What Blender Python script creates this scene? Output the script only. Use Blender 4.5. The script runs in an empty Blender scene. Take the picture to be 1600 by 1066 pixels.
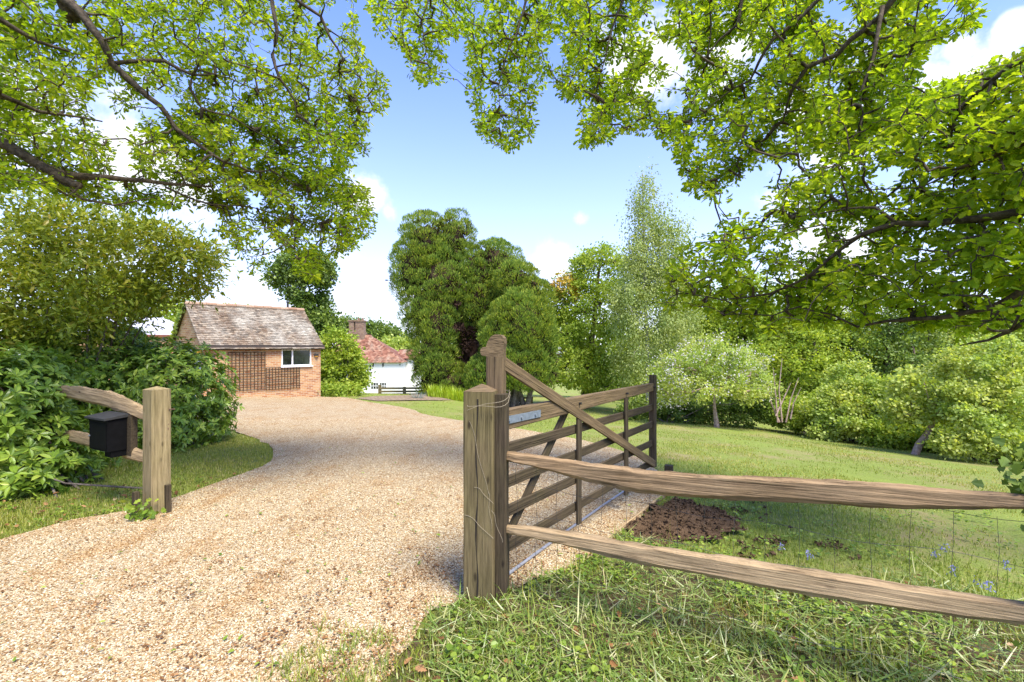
import bpy, bmesh, math, random
import numpy as np
from mathutils import Vector, Matrix, noise as mnoise
from mathutils.geometry import delaunay_2d_cdt

random.seed(11)
RNG = np.random.default_rng(11)
S = bpy.context.scene
COL = S.collection

# ------------------------------------------------------------------ camera, sky, sun, exposure
FPX, HZ, EYE = 740.0, 540.0, 1.64          # focal length / horizon row in pixels of the 1600 px photograph, eye height
cam_d = bpy.data.cameras.new("camera")
cam = bpy.data.objects.new("camera", cam_d)
COL.objects.link(cam)
cam.location = (0, 0, EYE)
cam.rotation_euler = (math.radians(90), 0, 0)
cam_d.sensor_width = 36.0
cam_d.lens = 36.0 * FPX / 1600.0
cam_d.shift_y = 7.0 / 1600.0
cam_d.clip_start = 0.05
cam_d.clip_end = 3000
S.camera = cam

SUN_EL = 60.0
SUN_DIR = Vector((0.62, -0.78, 0)).normalized()      # horizontal direction towards the sun
SUN_AZ = math.atan2(SUN_DIR.x, SUN_DIR.y)
sun_d = bpy.data.lights.new("sun", 'SUN')
sun_d.energy = 2.7
sun_d.angle = math.radians(26.0)
sun_d.color = (1.0, 0.93, 0.80)
sun = bpy.data.objects.new("sun", sun_d)
COL.objects.link(sun)
to_sun = Vector((SUN_DIR.x * math.cos(math.radians(SUN_EL)), SUN_DIR.y * math.cos(math.radians(SUN_EL)), math.sin(math.radians(SUN_EL))))
sun.rotation_euler = to_sun.to_track_quat('Z', 'Y').to_euler()
sun.location = to_sun * 60

S.view_settings.view_transform = 'Standard'
S.view_settings.look = 'None'
S.view_settings.exposure = 1.76
S.view_settings.gamma = 1.0
S.render.engine = 'CYCLES'
S.cycles.max_bounces = 8
S.cycles.diffuse_bounces = 4
S.cycles.transmission_bounces = 4
S.cycles.transparent_max_bounces = 8


def P(px, py, d):
    return Vector(((px - 800.0) / FPX * d, d, EYE + (HZ - py) / FPX * d))


def pdir(px, py):
    v = Vector(((px - 800.0) / FPX, 1.0, (HZ - py) / FPX))
    return v.normalized()


W = bpy.data.worlds.new("World")
S.world = W
W.use_nodes = True
wt = W.node_tree
wt.nodes.clear()
w_out = wt.nodes.new('ShaderNodeOutputWorld')
w_bg = wt.nodes.new('ShaderNodeBackground')
w_bg.inputs['Strength'].default_value = 0.145
sky = wt.nodes.new('ShaderNodeTexSky')
sky.sky_type = 'NISHITA'
sky.sun_disc = False
sky.sun_elevation = math.radians(SUN_EL)
sky.sun_rotation = SUN_AZ
sky.air_density = 1.0
sky.dust_density = 0.6
sky.ozone_density = 3.0
tc = wt.nodes.new('ShaderNodeTexCoord')


def wmath(op, a, b=None, clamp=False):
    n = wt.nodes.new('ShaderNodeMath')
    n.operation = op
    n.use_clamp = clamp
    for i, v in enumerate((a, b)):
        if v is None:
            continue
        if isinstance(v, (int, float)):
            n.inputs[i].default_value = v
        else:
            wt.links.new(v, n.inputs[i])
    return n.outputs[0]


cl_noise = wt.nodes.new('ShaderNodeTexNoise')
cl_noise.inputs['Scale'].default_value = 9.0
cl_noise.inputs['Detail'].default_value = 9.0
cl_noise.inputs['Roughness'].default_value = 0.6
wt.links.new(tc.outputs['Generated'], cl_noise.inputs['Vector'])
mask = None
for (px, py, r, amp) in ((568, 308, .075, 1.0), (608, 332, .045, .7), (1000, 95, .14, .8), (1150, 80, .12, .7), (1335, 190, .20, .75), (1480, 150, .10, .85),
                         (1500, 78, .035, .9), (1585, 45, .03, .9), (190, 275, .19, .85), (870, 418, .08, .42), (790, 425, .06, .4), (905, 345, .03, .6), (1300, 380, .2, .7), (60, 190, .16, .7),
                         (480, 560, .34, .62), (640, 470, .2, .55)):
    dn = wt.nodes.new('ShaderNodeVectorMath')
    dn.operation = 'DISTANCE'
    wt.links.new(tc.outputs['Generated'], dn.inputs[0])
    dn.inputs[1].default_value = pdir(px, py)
    v = wmath('MULTIPLY', wmath('SUBTRACT', 1.0, wmath('DIVIDE', dn.outputs['Value'], r), True), amp)
    mask = v if mask is None else wmath('MAXIMUM', mask, v)
cl = wmath('ADD', wmath('MULTIPLY', mask, 1.1), wmath('MULTIPLY', wmath('SUBTRACT', cl_noise.outputs['Fac'], 0.5), 2.0))
ramp = wt.nodes.new('ShaderNodeMapRange')
ramp.interpolation_type = 'SMOOTHSTEP'
ramp.inputs['From Min'].default_value = 0.22
ramp.inputs['From Max'].default_value = 0.80
wt.links.new(cl, ramp.inputs['Value'])
gate_ = wmath('MULTIPLY', ramp.outputs['Result'], wmath('MULTIPLY', mask, 6.0, True), True)
# pale haze towards the horizon
sep = wt.nodes.new('ShaderNodeSeparateXYZ')
wt.links.new(tc.outputs['Generated'], sep.inputs[0])
hz = wmath('POWER', wmath('SUBTRACT', 1.0, wmath('ABSOLUTE', sep.outputs['Z']), True), 3.6)
tint = wt.nodes.new('ShaderNodeMixRGB')
tint.blend_type = 'MULTIPLY'
tint.inputs['Fac'].default_value = 1.0
tint.inputs['Color2'].default_value = (0.52, 0.595, 0.94, 1)
wt.links.new(sky.outputs[0], tint.inputs['Color1'])
mx0 = wt.nodes.new('ShaderNodeMixRGB')
wt.links.new(wmath('MULTIPLY', hz, 0.9), mx0.inputs['Fac'])
wt.links.new(tint.outputs[0], mx0.inputs['Color1'])
mx0.inputs['Color2'].default_value = (2.85, 2.95, 3.15, 1)
mx1 = wt.nodes.new('ShaderNodeMixRGB')
wt.links.new(wmath('MULTIPLY', gate_, 0.92), mx1.inputs['Fac'])
wt.links.new(mx0.outputs[0], mx1.inputs['Color1'])
mx1.inputs['Color2'].default_value = (3.0, 3.0, 3.05, 1)
wt.links.new(mx1.outputs[0], w_bg.inputs['Color'])
wt.links.new(w_bg.outputs[0], w_out.inputs['Surface'])


# ------------------------------------------------------------------ mesh helpers
class NM:
    """collects vertices and faces (numpy) and links them as one mesh object"""

    def __init__(self):
        self.v, self.l, self.s, self.nv, self.nl = [], [], [], 0, 0

    def add(self, verts, loops, starts):
        self.v.append(np.asarray(verts, dtype=np.float32).reshape(-1, 3))
        self.l.append(np.asarray(loops, dtype=np.int32) + self.nv)
        self.s.append(np.asarray(starts, dtype=np.int32) + self.nl)
        self.nv += len(self.v[-1])
        self.nl += len(self.l[-1])

    def faces(self, verts, faces):
        lo, st, k = [], [], 0
        for f in faces:
            st.append(k)
            lo.extend(f)
            k += len(f)
        self.add(verts, lo, st)

    def inst(self, tv, tf, pos, ax, nr, sc):
        """copies of a template: x axis along ax, z near nr"""
        pos, ax, nr = (np.asarray(a, dtype=np.float64).reshape(-1, 3) for a in (pos, ax, nr))
        n = len(pos)
        if n == 0:
            return
        sc = np.asarray(sc, dtype=np.float64)
        if sc.ndim == 0:
            sc = np.full((n, 3), sc)
        elif sc.ndim == 1:
            sc = np.repeat(sc[:, None], 3, 1)
        a = ax / np.maximum(np.linalg.norm(ax, axis=1, keepdims=True), 1e-9)
        z = nr - (nr * a).sum(1, keepdims=True) * a
        bad = np.linalg.norm(z, axis=1) < 1e-4
        z[bad] = np.cross(a[bad], np.array([.3, .5, .8]))
        z /= np.linalg.norm(z, axis=1, keepdims=True)
        y = np.cross(z, a)
        R = np.stack([a, y, z], 1)
        tv = np.asarray(tv, dtype=np.float64)
        V = np.einsum('nkj,njc->nkc', tv[None] * sc[:, None, :], R) + pos[:, None, :]
        lo = np.array([i for f in tf for i in f])
        ln = np.array([len(f) for f in tf])
        st = np.concatenate([[0], np.cumsum(ln)[:-1]])
        L = (lo[None] + (np.arange(n) * len(tv))[:, None]).ravel()
        SS = (st[None] + (np.arange(n) * len(lo))[:, None]).ravel()
        self.add(V.reshape(-1, 3), L, SS)

    def build(self, name, mat, parent=None, smooth=False):
        v = np.concatenate(self.v)
        l = np.concatenate(self.l)
        s = np.concatenate(self.s)
        me = bpy.data.meshes.new(name)
        me.vertices.add(len(v))
        me.vertices.foreach_set('co', v.ravel())
        me.loops.add(len(l))
        me.loops.foreach_set('vertex_index', l)
        me.polygons.add(len(s))
        me.polygons.foreach_set('loop_start', s)
        me.polygons.foreach_set('use_smooth', np.full(len(s), bool(smooth)))
        me.update(calc_edges=True)
        return link(name, me, mat, parent)

    def tube(self, pts, rad, sides=6, cap=True):
        pts = np.asarray([tuple(p) for p in pts], dtype=np.float64)
        n = len(pts)
        rad = np.broadcast_to(np.asarray(rad, dtype=np.float64), (n,))
        t = np.gradient(pts, axis=0)
        t /= np.maximum(np.linalg.norm(t, axis=1, keepdims=True), 1e-9)
        ref = np.array([0, 0, 1.0]) if abs(t[0][2]) < .9 else np.array([1.0, 0, 0])
        vs = []
        for i in range(n):
            a = np.cross(t[i], ref)
            a /= max(np.linalg.norm(a), 1e-9)
            b = np.cross(t[i], a)
            ref = -np.cross(t[i], a) if False else ref
            an = np.arange(sides) * 2 * math.pi / sides
            vs.append(pts[i] + rad[i] * (np.cos(an)[:, None] * a + np.sin(an)[:, None] * b))
        fs = []
        for i in range(n - 1):
            for k in range(sides):
                k2 = (k + 1) % sides
                fs.append((i * sides + k, i * sides + k2, (i + 1) * sides + k2, (i + 1) * sides + k))
        if cap:
            fs.append(tuple(range(sides))[::-1])
            fs.append(tuple((n - 1) * sides + k for k in range(sides)))
        self.faces(np.concatenate(vs), fs)

    def box(self, c, dx, dy, dz, M=None):
        c = np.asarray(c, dtype=np.float64)
        v = np.array([[x, y, z] for z in (-.5, .5) for y in (-.5, .5) for x in (-.5, .5)]) * np.array([dx, dy, dz])
        if M is not None:
            v = v @ np.asarray(M).T
        self.faces(v + c, [(0, 2, 3, 1), (4, 5, 7, 6), (0, 1, 5, 4), (2, 6, 7, 3), (0, 4, 6, 2), (1, 3, 7, 5)])


def link(name, me, mat, parent=None):
    o = bpy.data.objects.new(name, me)
    if mat is not None:
        me.materials.append(mat)
    COL.objects.link(o)
    if parent is not None:
        o.parent = parent
        if not parent.get('_local'):
            o.matrix_parent_inverse = Matrix.Translation(-Vector(parent.location))
    return o


def thing(name, label, cat, loc=(0, 0, 0), group=None, rotz=None):
    o = bpy.data.objects.new(name, None)
    COL.objects.link(o)
    o.empty_display_size = .2
    o.location = loc
    if rotz is not None:                  # children are given in the thing's own frame
        o.rotation_euler = (0, 0, rotz)
        o['_local'] = 1
    return tag(o, label, cat, group)


def tag(o, label, cat, group=None):
    o['label'] = label
    o['category'] = cat
    if group:
        o['group'] = group
    return o


def struct(o, kind='structure'):
    o['kind'] = kind
    return o


def rough_beam(name, p0, p1, w, h, mat, parent=None, jit=.003, seg=10, taper=1.0, bev=.006, up=(0, 0, 1), flip=0, prof=None):
    """a sawn timber in its own frame (x along the grain): bevelled, slightly uneven. w across, h along up. prof(t) -> (dz, scale_w, scale_h)"""
    p0, p1 = Vector(p0), Vector(p1)
    L = (p1 - p0).length
    x = (p1 - p0).normalized()
    z = Vector(up)
    z = (z - z.dot(x) * x)
    if z.length < 1e-3:
        z = Vector((1, 0, 0)) - x.x * x
    z.normalize()
    y = z.cross(x)
    b = bev
    ring = [(-.5 * w + b, -.5 * h), (.5 * w - b, -.5 * h), (.5 * w, -.5 * h + b), (.5 * w, .5 * h - b), (.5 * w - b, .5 * h), (-.5 * w + b, .5 * h), (-.5 * w, .5 * h - b), (-.5 * w, -.5 * h + b)]
    vs, fs = [], []
    sd = random.random() * 50
    for i in range(seg + 1):
        t = i / seg
        s = 1 + (taper - 1) * t
        dz, sw, sh = prof(t) if prof else (0, 1, 1)
        for k, (a, c) in enumerate(ring):
            q = Vector((t * L, a, c))
            nn = mnoise.noise_vector(Vector((t * L * 3 + sd, a * 14 + k, c * 14)))
            vs.append((t * L, a * s * sw + nn.y * jit, c * s * sh + dz + nn.z * jit))
    n = 8
    for i in range(seg):
        for k in range(n):
            k2 = (k + 1) % n
            fs.append((i * n + k, i * n + k2, (i + 1) * n + k2, (i + 1) * n + k))
    fs.append(tuple(range(n))[::-1])
    fs.append(tuple(seg * n + k for k in range(n)))
    me = bpy.data.meshes.new(name)
    me.from_pydata(vs, [], [f[::-1] for f in fs])
    bm = bmesh.new()
    bm.from_mesh(me)
    bmesh.ops.recalc_face_normals(bm, faces=bm.faces)
    bm.to_mesh(me)
    bm.free()
    o = bpy.data.objects.new(name, me)
    me.materials.append(mat)
    COL.objects.link(o)
    M = Matrix((x, y, z)).transposed().to_4x4()
    M.translation = p0
    if parent is not None:
        o.parent = parent
        if not parent.get('_local'):
            o.matrix_parent_inverse = Matrix.Translation(-Vector(parent.location))
    o.matrix_basis = M
    return o


# ------------------------------------------------------------------ terrain height
CTRL = np.array([(-.3, 3.02, 0), (-3.86, 5.1, -.19), (-2.6, 2.4, -.06), (2.1, 1.9, .03), (1.9, 5.6, -.10), (0, 13.8, -.75), (-3.4, 17.9, -.9),
                 (-8.78, 21.8, -.75), (-12.0, 18.9, -.40), (-3.7, 26, -1.17), (-8.1, 30, -1.48), (0, 25, -1.74), (8.6, 20, -1.8), (13, 12, -1.5),
                 (12.3, 14.5, -1.7), (11.2, 18.5, -1.98), (-6, 9.6, -.3), (-10, 8, -.05), (-16, 55, -3.9), (20, 30, -3.0), (5.4, 23, -1.93), (30, 20, -3.2),
                 (-30, 20, .4), (0, 60, -4.4), (0, -10, .2), (25, -5, -.6), (-25, -5, .3), (60, 60, -7), (-60, 60, -3), (6.5, 6.5, -.55), (-8, 3, .0), (0, 120, -7), (-80, 120, -4), (80, 120, -9)], dtype=float)


def _tps(r2):
    return .5 * r2 * np.log(np.maximum(r2, 1e-9))


_n = len(CTRL)
_K = _tps(((CTRL[:, None, :2] - CTRL[None, :, :2]) ** 2).sum(2)) + np.eye(_n) * 1.5
_Pm = np.c_[np.ones(_n), CTRL[:, :2]]
_A = np.r_[np.c_[_K, _Pm], np.c_[_Pm.T, np.zeros((3, 3))]]
_Wt = np.linalg.solve(_A, np.r_[CTRL[:, 2], 0, 0, 0])


def gz(x, y):
    x = np.asarray(x, dtype=float)
    y = np.asarray(y, dtype=float)
    sh = x.shape
    xx, yy = np.clip(x.ravel(), -130, 130), np.clip(y.ravel(), -40, 170)
    out = np.empty(len(xx))
    for i in range(0, len(xx), 50000):
        a, b = xx[i:i + 50000], yy[i:i + 50000]
        r2 = (a[:, None] - CTRL[None, :, 0]) ** 2 + (b[:, None] - CTRL[None, :, 1]) ** 2
        out[i:i + 50000] = _tps(r2) @ _Wt[:_n] + _Wt[_n] + _Wt[_n + 1] * a + _Wt[_n + 2] * b
    out = np.maximum(out, -12)
    return out.reshape(sh)


def g1(x, y):
    return float(gz(np.array([x]), np.array([y]))[0])


def G(px, py):
    """where the line of sight through a pixel of the photograph meets the terrain"""
    d = np.linspace(1.0, 80, 4000)
    x = (px - 800) / FPX * d
    z = EYE + (HZ - py) / FPX * d
    below = np.nonzero(z < gz(x, d))[0]
    i = below[0] if len(below) else len(d) - 1
    return Vector((x[i], d[i], g1(x[i], d[i])))


def inside(poly, x, y):
    poly = np.asarray(poly)
    r = np.zeros(x.shape, dtype=bool)
    j = len(poly) - 1
    for i in range(len(poly)):
        xi, yi = poly[i][:2]
        xj, yj = poly[j][:2]
        c = ((yi > y) != (yj > y)) & (x < (xj - xi) * (y - yi) / (yj - yi + 1e-12) + xi)
        r ^= c
        j = i
    return r


def vnoise(x, y, sc, seed=0):
    """cheap smooth value noise for many points"""
    x = np.asarray(x) * sc + seed * 17.3
    y = np.asarray(y) * sc + seed * 7.7
    xi, yi = np.floor(x), np.floor(y)
    fx, fy = x - xi, y - yi
    fx, fy = fx * fx * (3 - 2 * fx), fy * fy * (3 - 2 * fy)

    def h(a, b):
        t = np.sin(a * 127.1 + b * 311.7 + seed * 13.7) * 43758.5453
        return t - np.floor(t)
    return (h(xi, yi) * (1 - fx) + h(xi + 1, yi) * fx) * (1 - fy) + (h(xi, yi + 1) * (1 - fx) + h(xi + 1, yi + 1) * fx) * fy


# ------------------------------------------------------------------ materials
def newmat(name):
    m = bpy.data.materials.new(name)
    m.use_nodes = True
    nt = m.node_tree
    nt.nodes.clear()
    out = nt.nodes.new('ShaderNodeOutputMaterial')
    return m, nt, out


def nd(nt, typ, **kw):
    n = nt.nodes.new(typ)
    for k, v in kw.items():
        if hasattr(n, k) and k not in n.inputs:
            setattr(n, k, v)
            continue
        s = n.inputs[k.replace('_', ' ')] if k.replace('_', ' ') in n.inputs else n.inputs[k]
        if isinstance(v, bpy.types.NodeSocket):
            nt.links.new(v, s)
        else:
            s.default_value = v
    return n


def ramp_(nt, fac, stops, interp='LINEAR'):
    r = nt.nodes.new('ShaderNodeValToRGB')
    r.color_ramp.interpolation = interp
    e = r.color_ramp.elements
    while len(e) > 1:
        e.remove(e[0])
    for i, (p, c) in enumerate(stops):
        el = e[0] if i == 0 else e.new(p)
        el.position = p
        el.color = (*c, 1) if len(c) == 3 else c
    nt.links.new(fac, r.inputs['Fac'])
    return r.outputs['Color']


def mixc(nt, fac, a, b, blend='MIX'):
    n = nt.nodes.new('ShaderNodeMixRGB')
    n.blend_type = blend
    for s, v in (('Fac', fac), ('Color1', a), ('Color2', b)):
        if isinstance(v, bpy.types.NodeSocket):
            nt.links.new(v, n.inputs[s])
        elif isinstance(v, (int, float)):
            n.inputs[s].default_value = v
        else:
            n.inputs[s].default_value = (*v, 1) if len(v) == 3 else v
    return n.outputs[0]


def objcoord(nt, scale=(1, 1, 1)):
    t = nt.nodes.new('ShaderNodeTexCoord')
    m = nt.nodes.new('ShaderNodeMapping')
    m.inputs['Scale'].default_value = scale
    nt.links.new(t.outputs['Object'], m.inputs['Vector'])
    return m.outputs[0]


def noise_(nt, vec, scale, detail=4.0, rough=.55):
    n = nt.nodes.new('ShaderNodeTexNoise')
    n.inputs['Scale'].default_value = scale
    n.inputs['Detail'].default_value = detail
    n.inputs['Roughness'].default_value = rough
    nt.links.new(vec, n.inputs['Vector'])
    return n.outputs['Fac']


def bump_(nt, h, strength=.5, dist=.01):
    b = nt.nodes.new('ShaderNodeBump')
    b.inputs['Strength'].default_value = strength
    b.inputs['Distance'].default_value = dist
    nt.links.new(h, b.inputs['Height'])
    return b.outputs['Normal']


def finish(nt, out, color, rough=.8, normal=None, metallic=0.0, spec=.5):
    p = nt.nodes.new('ShaderNodeBsdfPrincipled')
    if isinstance(color, bpy.types.NodeSocket):
        nt.links.new(color, p.inputs['Base Color'])
    else:
        p.inputs['Base Color'].default_value = (*color, 1)
    if isinstance(rough, bpy.types.NodeSocket):
        nt.links.new(rough, p.inputs['Roughness'])
    else:
        p.inputs['Roughness'].default_value = rough
    p.inputs['Metallic'].default_value = metallic
    p.inputs['Specular IOR Level'].default_value = spec
    if normal is not None:
        nt.links.new(normal, p.inputs['Normal'])
    nt.links.new(p.outputs[0], out.inputs['Surface'])
    return p


def leaf_mat(name, stops, trans=.45, tboost=(1.25, 1.2, .6), rough=.45, spec=.35, patch=None):
    """leaves: colour varies from leaf to leaf, light passes through"""
    m, nt, out = newmat(name)
    g = nt.nodes.new('ShaderNodeNewGeometry')
    c = ramp_(nt, g.outputs['Random Per Island'], stops)
    if patch:                                    # a tint that differs from bough to bough
        f = noise_(nt, objcoord(nt), patch[0], 2.0)
        f = ramp_(nt, f, [(.42, (0, 0, 0)), (.62, (1, 1, 1))])
        c = mixc(nt, f, c, mixc(nt, 1.0, c, patch[1], 'MULTIPLY'))
    p = nt.nodes.new('ShaderNodeBsdfPrincipled')
    nt.links.new(c, p.inputs['Base Color'])
    p.inputs['Roughness'].default_value = rough
    p.inputs['Specular IOR Level'].default_value = spec
    t = nt.nodes.new('ShaderNodeBsdfTranslucent')
    nt.links.new(mixc(nt, 1.0, c, tboost, 'MULTIPLY'), t.inputs['Color'])
    mx = nt.nodes.new('ShaderNodeMixShader')
    mx.inputs[0].default_value = trans
    nt.links.new(p.outputs[0], mx.inputs[1])
    nt.links.new(t.outputs[0], mx.inputs[2])
    nt.links.new(mx.outputs[0], out.inputs['Surface'])
    return m


def wood_mat(name, dark, light, moss=None, grain=26., crack=.5):
    m, nt, out = newmat(name)
    v = objcoord(nt, (3.2, grain * 1.8, grain * 1.8))
    n1 = noise_(nt, v, 1.0, 8, .7)
    v2 = objcoord(nt, (1.8, 120, 120))
    n2 = noise_(nt, v2, 1.0, 3, .5)
    v3 = objcoord(nt, (1, 1, 1))
    n3 = noise_(nt, v3, 3.5, 4, .6)
    c = ramp_(nt, n1, [(.3, dark), (.5, tuple((a + b) / 2 for a, b in zip(dark, light))), (.7, light)])
    c = mixc(nt, mixc(nt, 1.0, ramp_(nt, n3, [(.35, (0, 0, 0)), (.7, (1, 1, 1))]), (.55, .55, .55), 'MULTIPLY'), c, mixc(nt, 1.0, c, moss if moss else (.75, .72, .68), 'MULTIPLY'))
    cr = ramp_(nt, n2, [(.30, (1, 1, 1)), (.38, (0, 0, 0))])
    c = mixc(nt, mixc(nt, 1.0, cr, (crack,) * 3, 'MULTIPLY'), c, mixc(nt, 1.0, c, (.3, .27, .24), 'MULTIPLY'))
    # knots
    vo = nt.nodes.new('ShaderNodeTexVoronoi')
    vo.inputs['Scale'].default_value = 1.0
    nt.links.new(objcoord(nt, (3.2, 9, 9)), vo.inputs['Vector'])
    kn = ramp_(nt, vo.outputs['Distance'], [(.05, (1, 1, 1)), (.12, (0, 0, 0))])
    c = mixc(nt, kn, c, tuple(a * .6 for a in dark))
    h = mixc(nt, .5, n1, n2)
    h = mixc(nt, cr, h, (0, 0, 0))
    finish(nt, out, c, .85, bump_(nt, h, 1.0, .010), spec=.2)
    return m


def bark_mat(name, dark, light, scale=14.):
    m, nt, out = newmat(name)
    v = objcoord(nt)
    n1 = noise_(nt, v, scale, 6, .7)
    c = ramp_(nt, n1, [(.35, dark), (.65, light)])
    finish(nt, out, c, .9, bump_(nt, n1, .9, .02), spec=.2)
    return m


def flat_mat(name, col, rough=.6, var=.12, scale=8., metallic=0.0, spec=.4, bump=.1):
    m, nt, out = newmat(name)
    n1 = noise_(nt, objcoord(nt), scale, 5, .6)
    c = ramp_(nt, n1, [(.3, tuple(a * (1 - var) for a in col)), (.7, tuple(min(1, a * (1 + var)) for a in col))])
    finish(nt, out, c, rough, bump_(nt, n1, bump, .01), metallic, spec)
    return m


M_oak = leaf_mat('oak_leaf', [(0, (.15, .22, .015)), (.35, (.24, .34, .02)), (.7, (.34, .42, .025)), (1, (.46, .50, .035))], 0.64, (1.24, 1.2, .42), .45, .15, (1.1, (.8, .92, .8)))
M_oak_b = leaf_mat('oak_leaf_fresh', [(0, (.14, .22, .015)), (.35, (.24, .345, .02)), (.7, (.34, .43, .025)), (1, (.46, .51, .035))], 0.66, (1.23, 1.22, .42), .45, .15, (1.1, (.82, .92, .8)))
M_rhodo = leaf_mat('rhododendron_leaf', [(0, (.10, .17, .02)), (.5, (.20, .31, .03)), (.85, (.31, .42, .05)), (1, (.44, .51, .09))], .28, (1.3, 1.25, .5), .34, .35, (1.3, (.75, .85, .85)))
M_olive = leaf_mat('olive_green_leaf', [(0, (.16, .21, .02)), (.5, (.28, .34, .03)), (.9, (.41, .43, .045)), (1, (.45, .36, .06))], .42, (1.25, 1.15, .45), .4, .4, (1.0, (.75, .85, .8)))
M_cyp = leaf_mat('cypress_spray', [(0, (.07, .135, .028)), (.5, (.18, .29, .045)), (.85, (.32, .43, .065)), (1, (.52, .58, .11))], .34, (1.2, 1.15, .5), .6, .15, (.35, (1.15, 1.02, .8)))
M_dead = leaf_mat('dead_spray_gap_shade', [(0, (.020, .012, .009)), (1, (.06, .034, .024))], .1, (1, 1, 1), .8, .1)  # brown dead sprays, colour darkened further to stand for shade in the gaps
M_fresh = leaf_mat('fresh_green_leaf', [(0, (.20, .29, .03)), (.5, (.33, .44, .055)), (1, (.50, .56, .10))], .48, (1.3, 1.2, .5), .45, .2, (.6, (.8, .88, .9)))
M_birch = leaf_mat('birch_leaf', [(0, (.24, .30, .07)), (.5, (.36, .42, .11)), (1, (.50, .54, .20))], .45, (1.25, 1.2, .6), .45, .3, (.7, (.8, .9, .9)))
M_dark = leaf_mat('dark_green_leaf', [(0, (.08, .13, .022)), (.6, (.16, .23, .035)), (1, (.26, .33, .05))], .3, (1.3, 1.3, .5), .45, .3, (.6, (.75, .85, .9)))
M_pale = leaf_mat('pale_green_leaf', [(0, (.28, .35, .06)), (.5, (.43, .50, .10)), (1, (.60, .62, .20))], .45, (1.3, 1.25, .5), .45, .3, (.7, (.78, .9, .85)))
M_autumn = leaf_mat('bronze_leaf', [(0, (.42, .36, .05)), (1, (.58, .40, .09))], .4, (1.3, 1.1, .5))
M_petal = leaf_mat('blossom_petal', [(0, (.62, .55, .50)), (1, (.80, .78, .74))], .35, (1, 1, 1), .6, .2)
M_iris = leaf_mat('iris_leaf', [(0, (.26, .40, .02)), (1, (.48, .58, .05))], .4, (1.3, 1.2, .5))
M_grass = leaf_mat('grass_blade', [(0, (.08, .125, .016)), (.4, (.19, .25, .026)), (.75, (.30, .34, .042)), (.9, (.40, .38, .12)), (1, (.52, .45, .22))], 0.35, (1.3, 1.2, .5), .4, .45, (.8, (1.2, 1.05, 1.0)))
M_straw = leaf_mat('cut_grass', [(0, (.10, .17, .02)), (.5, (.18, .26, .045)), (.85, (.32, .34, .10)), (1, (.52, .48, .26))], 0.3, (1.2, 1.15, .7), .35, .5)
M_lawn = leaf_mat('lawn_blade', [(0, (.17, .23, .035)), (.5, (.25, .31, .05)), (.85, (.34, .37, .085)), (1, (.46, .42, .17))], .35, (1.3, 1.2, .6), .5, .25, (.35, (1.3, 1.1, 1.1)))
M_weed = leaf_mat('weed_leaf', [(0, (.09, .16, .018)), (.6, (.20, .30, .03)), (1, (.32, .39, .05))], .35, (1.4, 1.3, .5), .4, .35)
M_litter = leaf_mat('fallen_leaf', [(0, (.09, .042, .018)), (.6, (.24, .115, .038)), (.9, (.38, .21, .09)), (1, (.44, .32, .2))], .15, (1, 1, 1), .8, .2)
M_bluebell = leaf_mat('bluebell_petal', [(0, (.22, .22, .48)), (1, (.36, .35, .62))], .3, (1, 1, 1))
M_bark = bark_mat('oak_bark', (.035, .026, .018), (.13, .10, .07), 22)
M_bark2 = bark_mat('grey_bark', (.06, .045, .035), (.20, .165, .13), 9)
M_barkp = bark_mat('pinkish_bark', (.24, .16, .13), (.52, .39, .32), 12)
M_birchbark = bark_mat('birch_bark', (.18, .17, .15), (.62, .60, .56), 6)
M_cutwood = flat_mat('sawn_limb', (.22, .15, .09), .8, .3, 20)
M_post = wood_mat('post_wood', (.085, .062, .028), (.225, .172, .082), (.85, .95, .7), 22, .5)
M_post2 = wood_mat('pale_post_wood', (.16, .12, .055), (.36, .28, .145), (.85, .92, .75), 22, .35)
M_gate = wood_mat('gate_wood', (.03, .021, .013), (.105, .076, .045), (.8, .95, .65), 30, .5)
M_gatetop = wood_mat('gate_top_wood', (.075, .051, .028), (.235, .162, .085), (.8, .85, .7), 30, .5)
M_rail = wood_mat('split_oak_rail', (.085, .055, .028), (.40, .275, .145), (.8, .72, .6), 34, .85)
M_rail2 = wood_mat('split_oak_rail_pale', (.15, .10, .05), (.56, .40, .215), (.8, .8, .75), 34, .7)
M_metal = flat_mat('galvanised_strap', (.17, .20, .22), .7, .2, 30, .2)
M_pipe = flat_mat('grey_pole', (.27, .28, .30), .45, .15, 20, .3)
M_wire = flat_mat('wire', (.10, .095, .085), .5, .2, 20, .6)
M_black = flat_mat('black_paint', (.005, .005, .005), .7, .3, 15, 0, .08)
M_white = flat_mat('white_paint', (.78, .77, .75), .6, .04, 6)
M_lampm = flat_mat('dark_lamp_metal', (.05, .045, .04), .45, .2, 20, .5)
M_orange = flat_mat('amber_glass', (.55, .27, .04), .3, .1, 20)
M_trel = wood_mat('trellis_wood', (.035, .025, .014), (.085, .06, .034), None, 20, .4)


def m_glass():
    m, nt, out = newmat('window_glass')
    n1 = noise_(nt, objcoord(nt), 1.6, 4, .6)
    finish(nt, out, ramp_(nt, n1, [(.4, (.008, .010, .010)), (.7, (.035, .045, .04))]), .06, None, 0, .7)
    return m


M_glass = m_glass()


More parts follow.
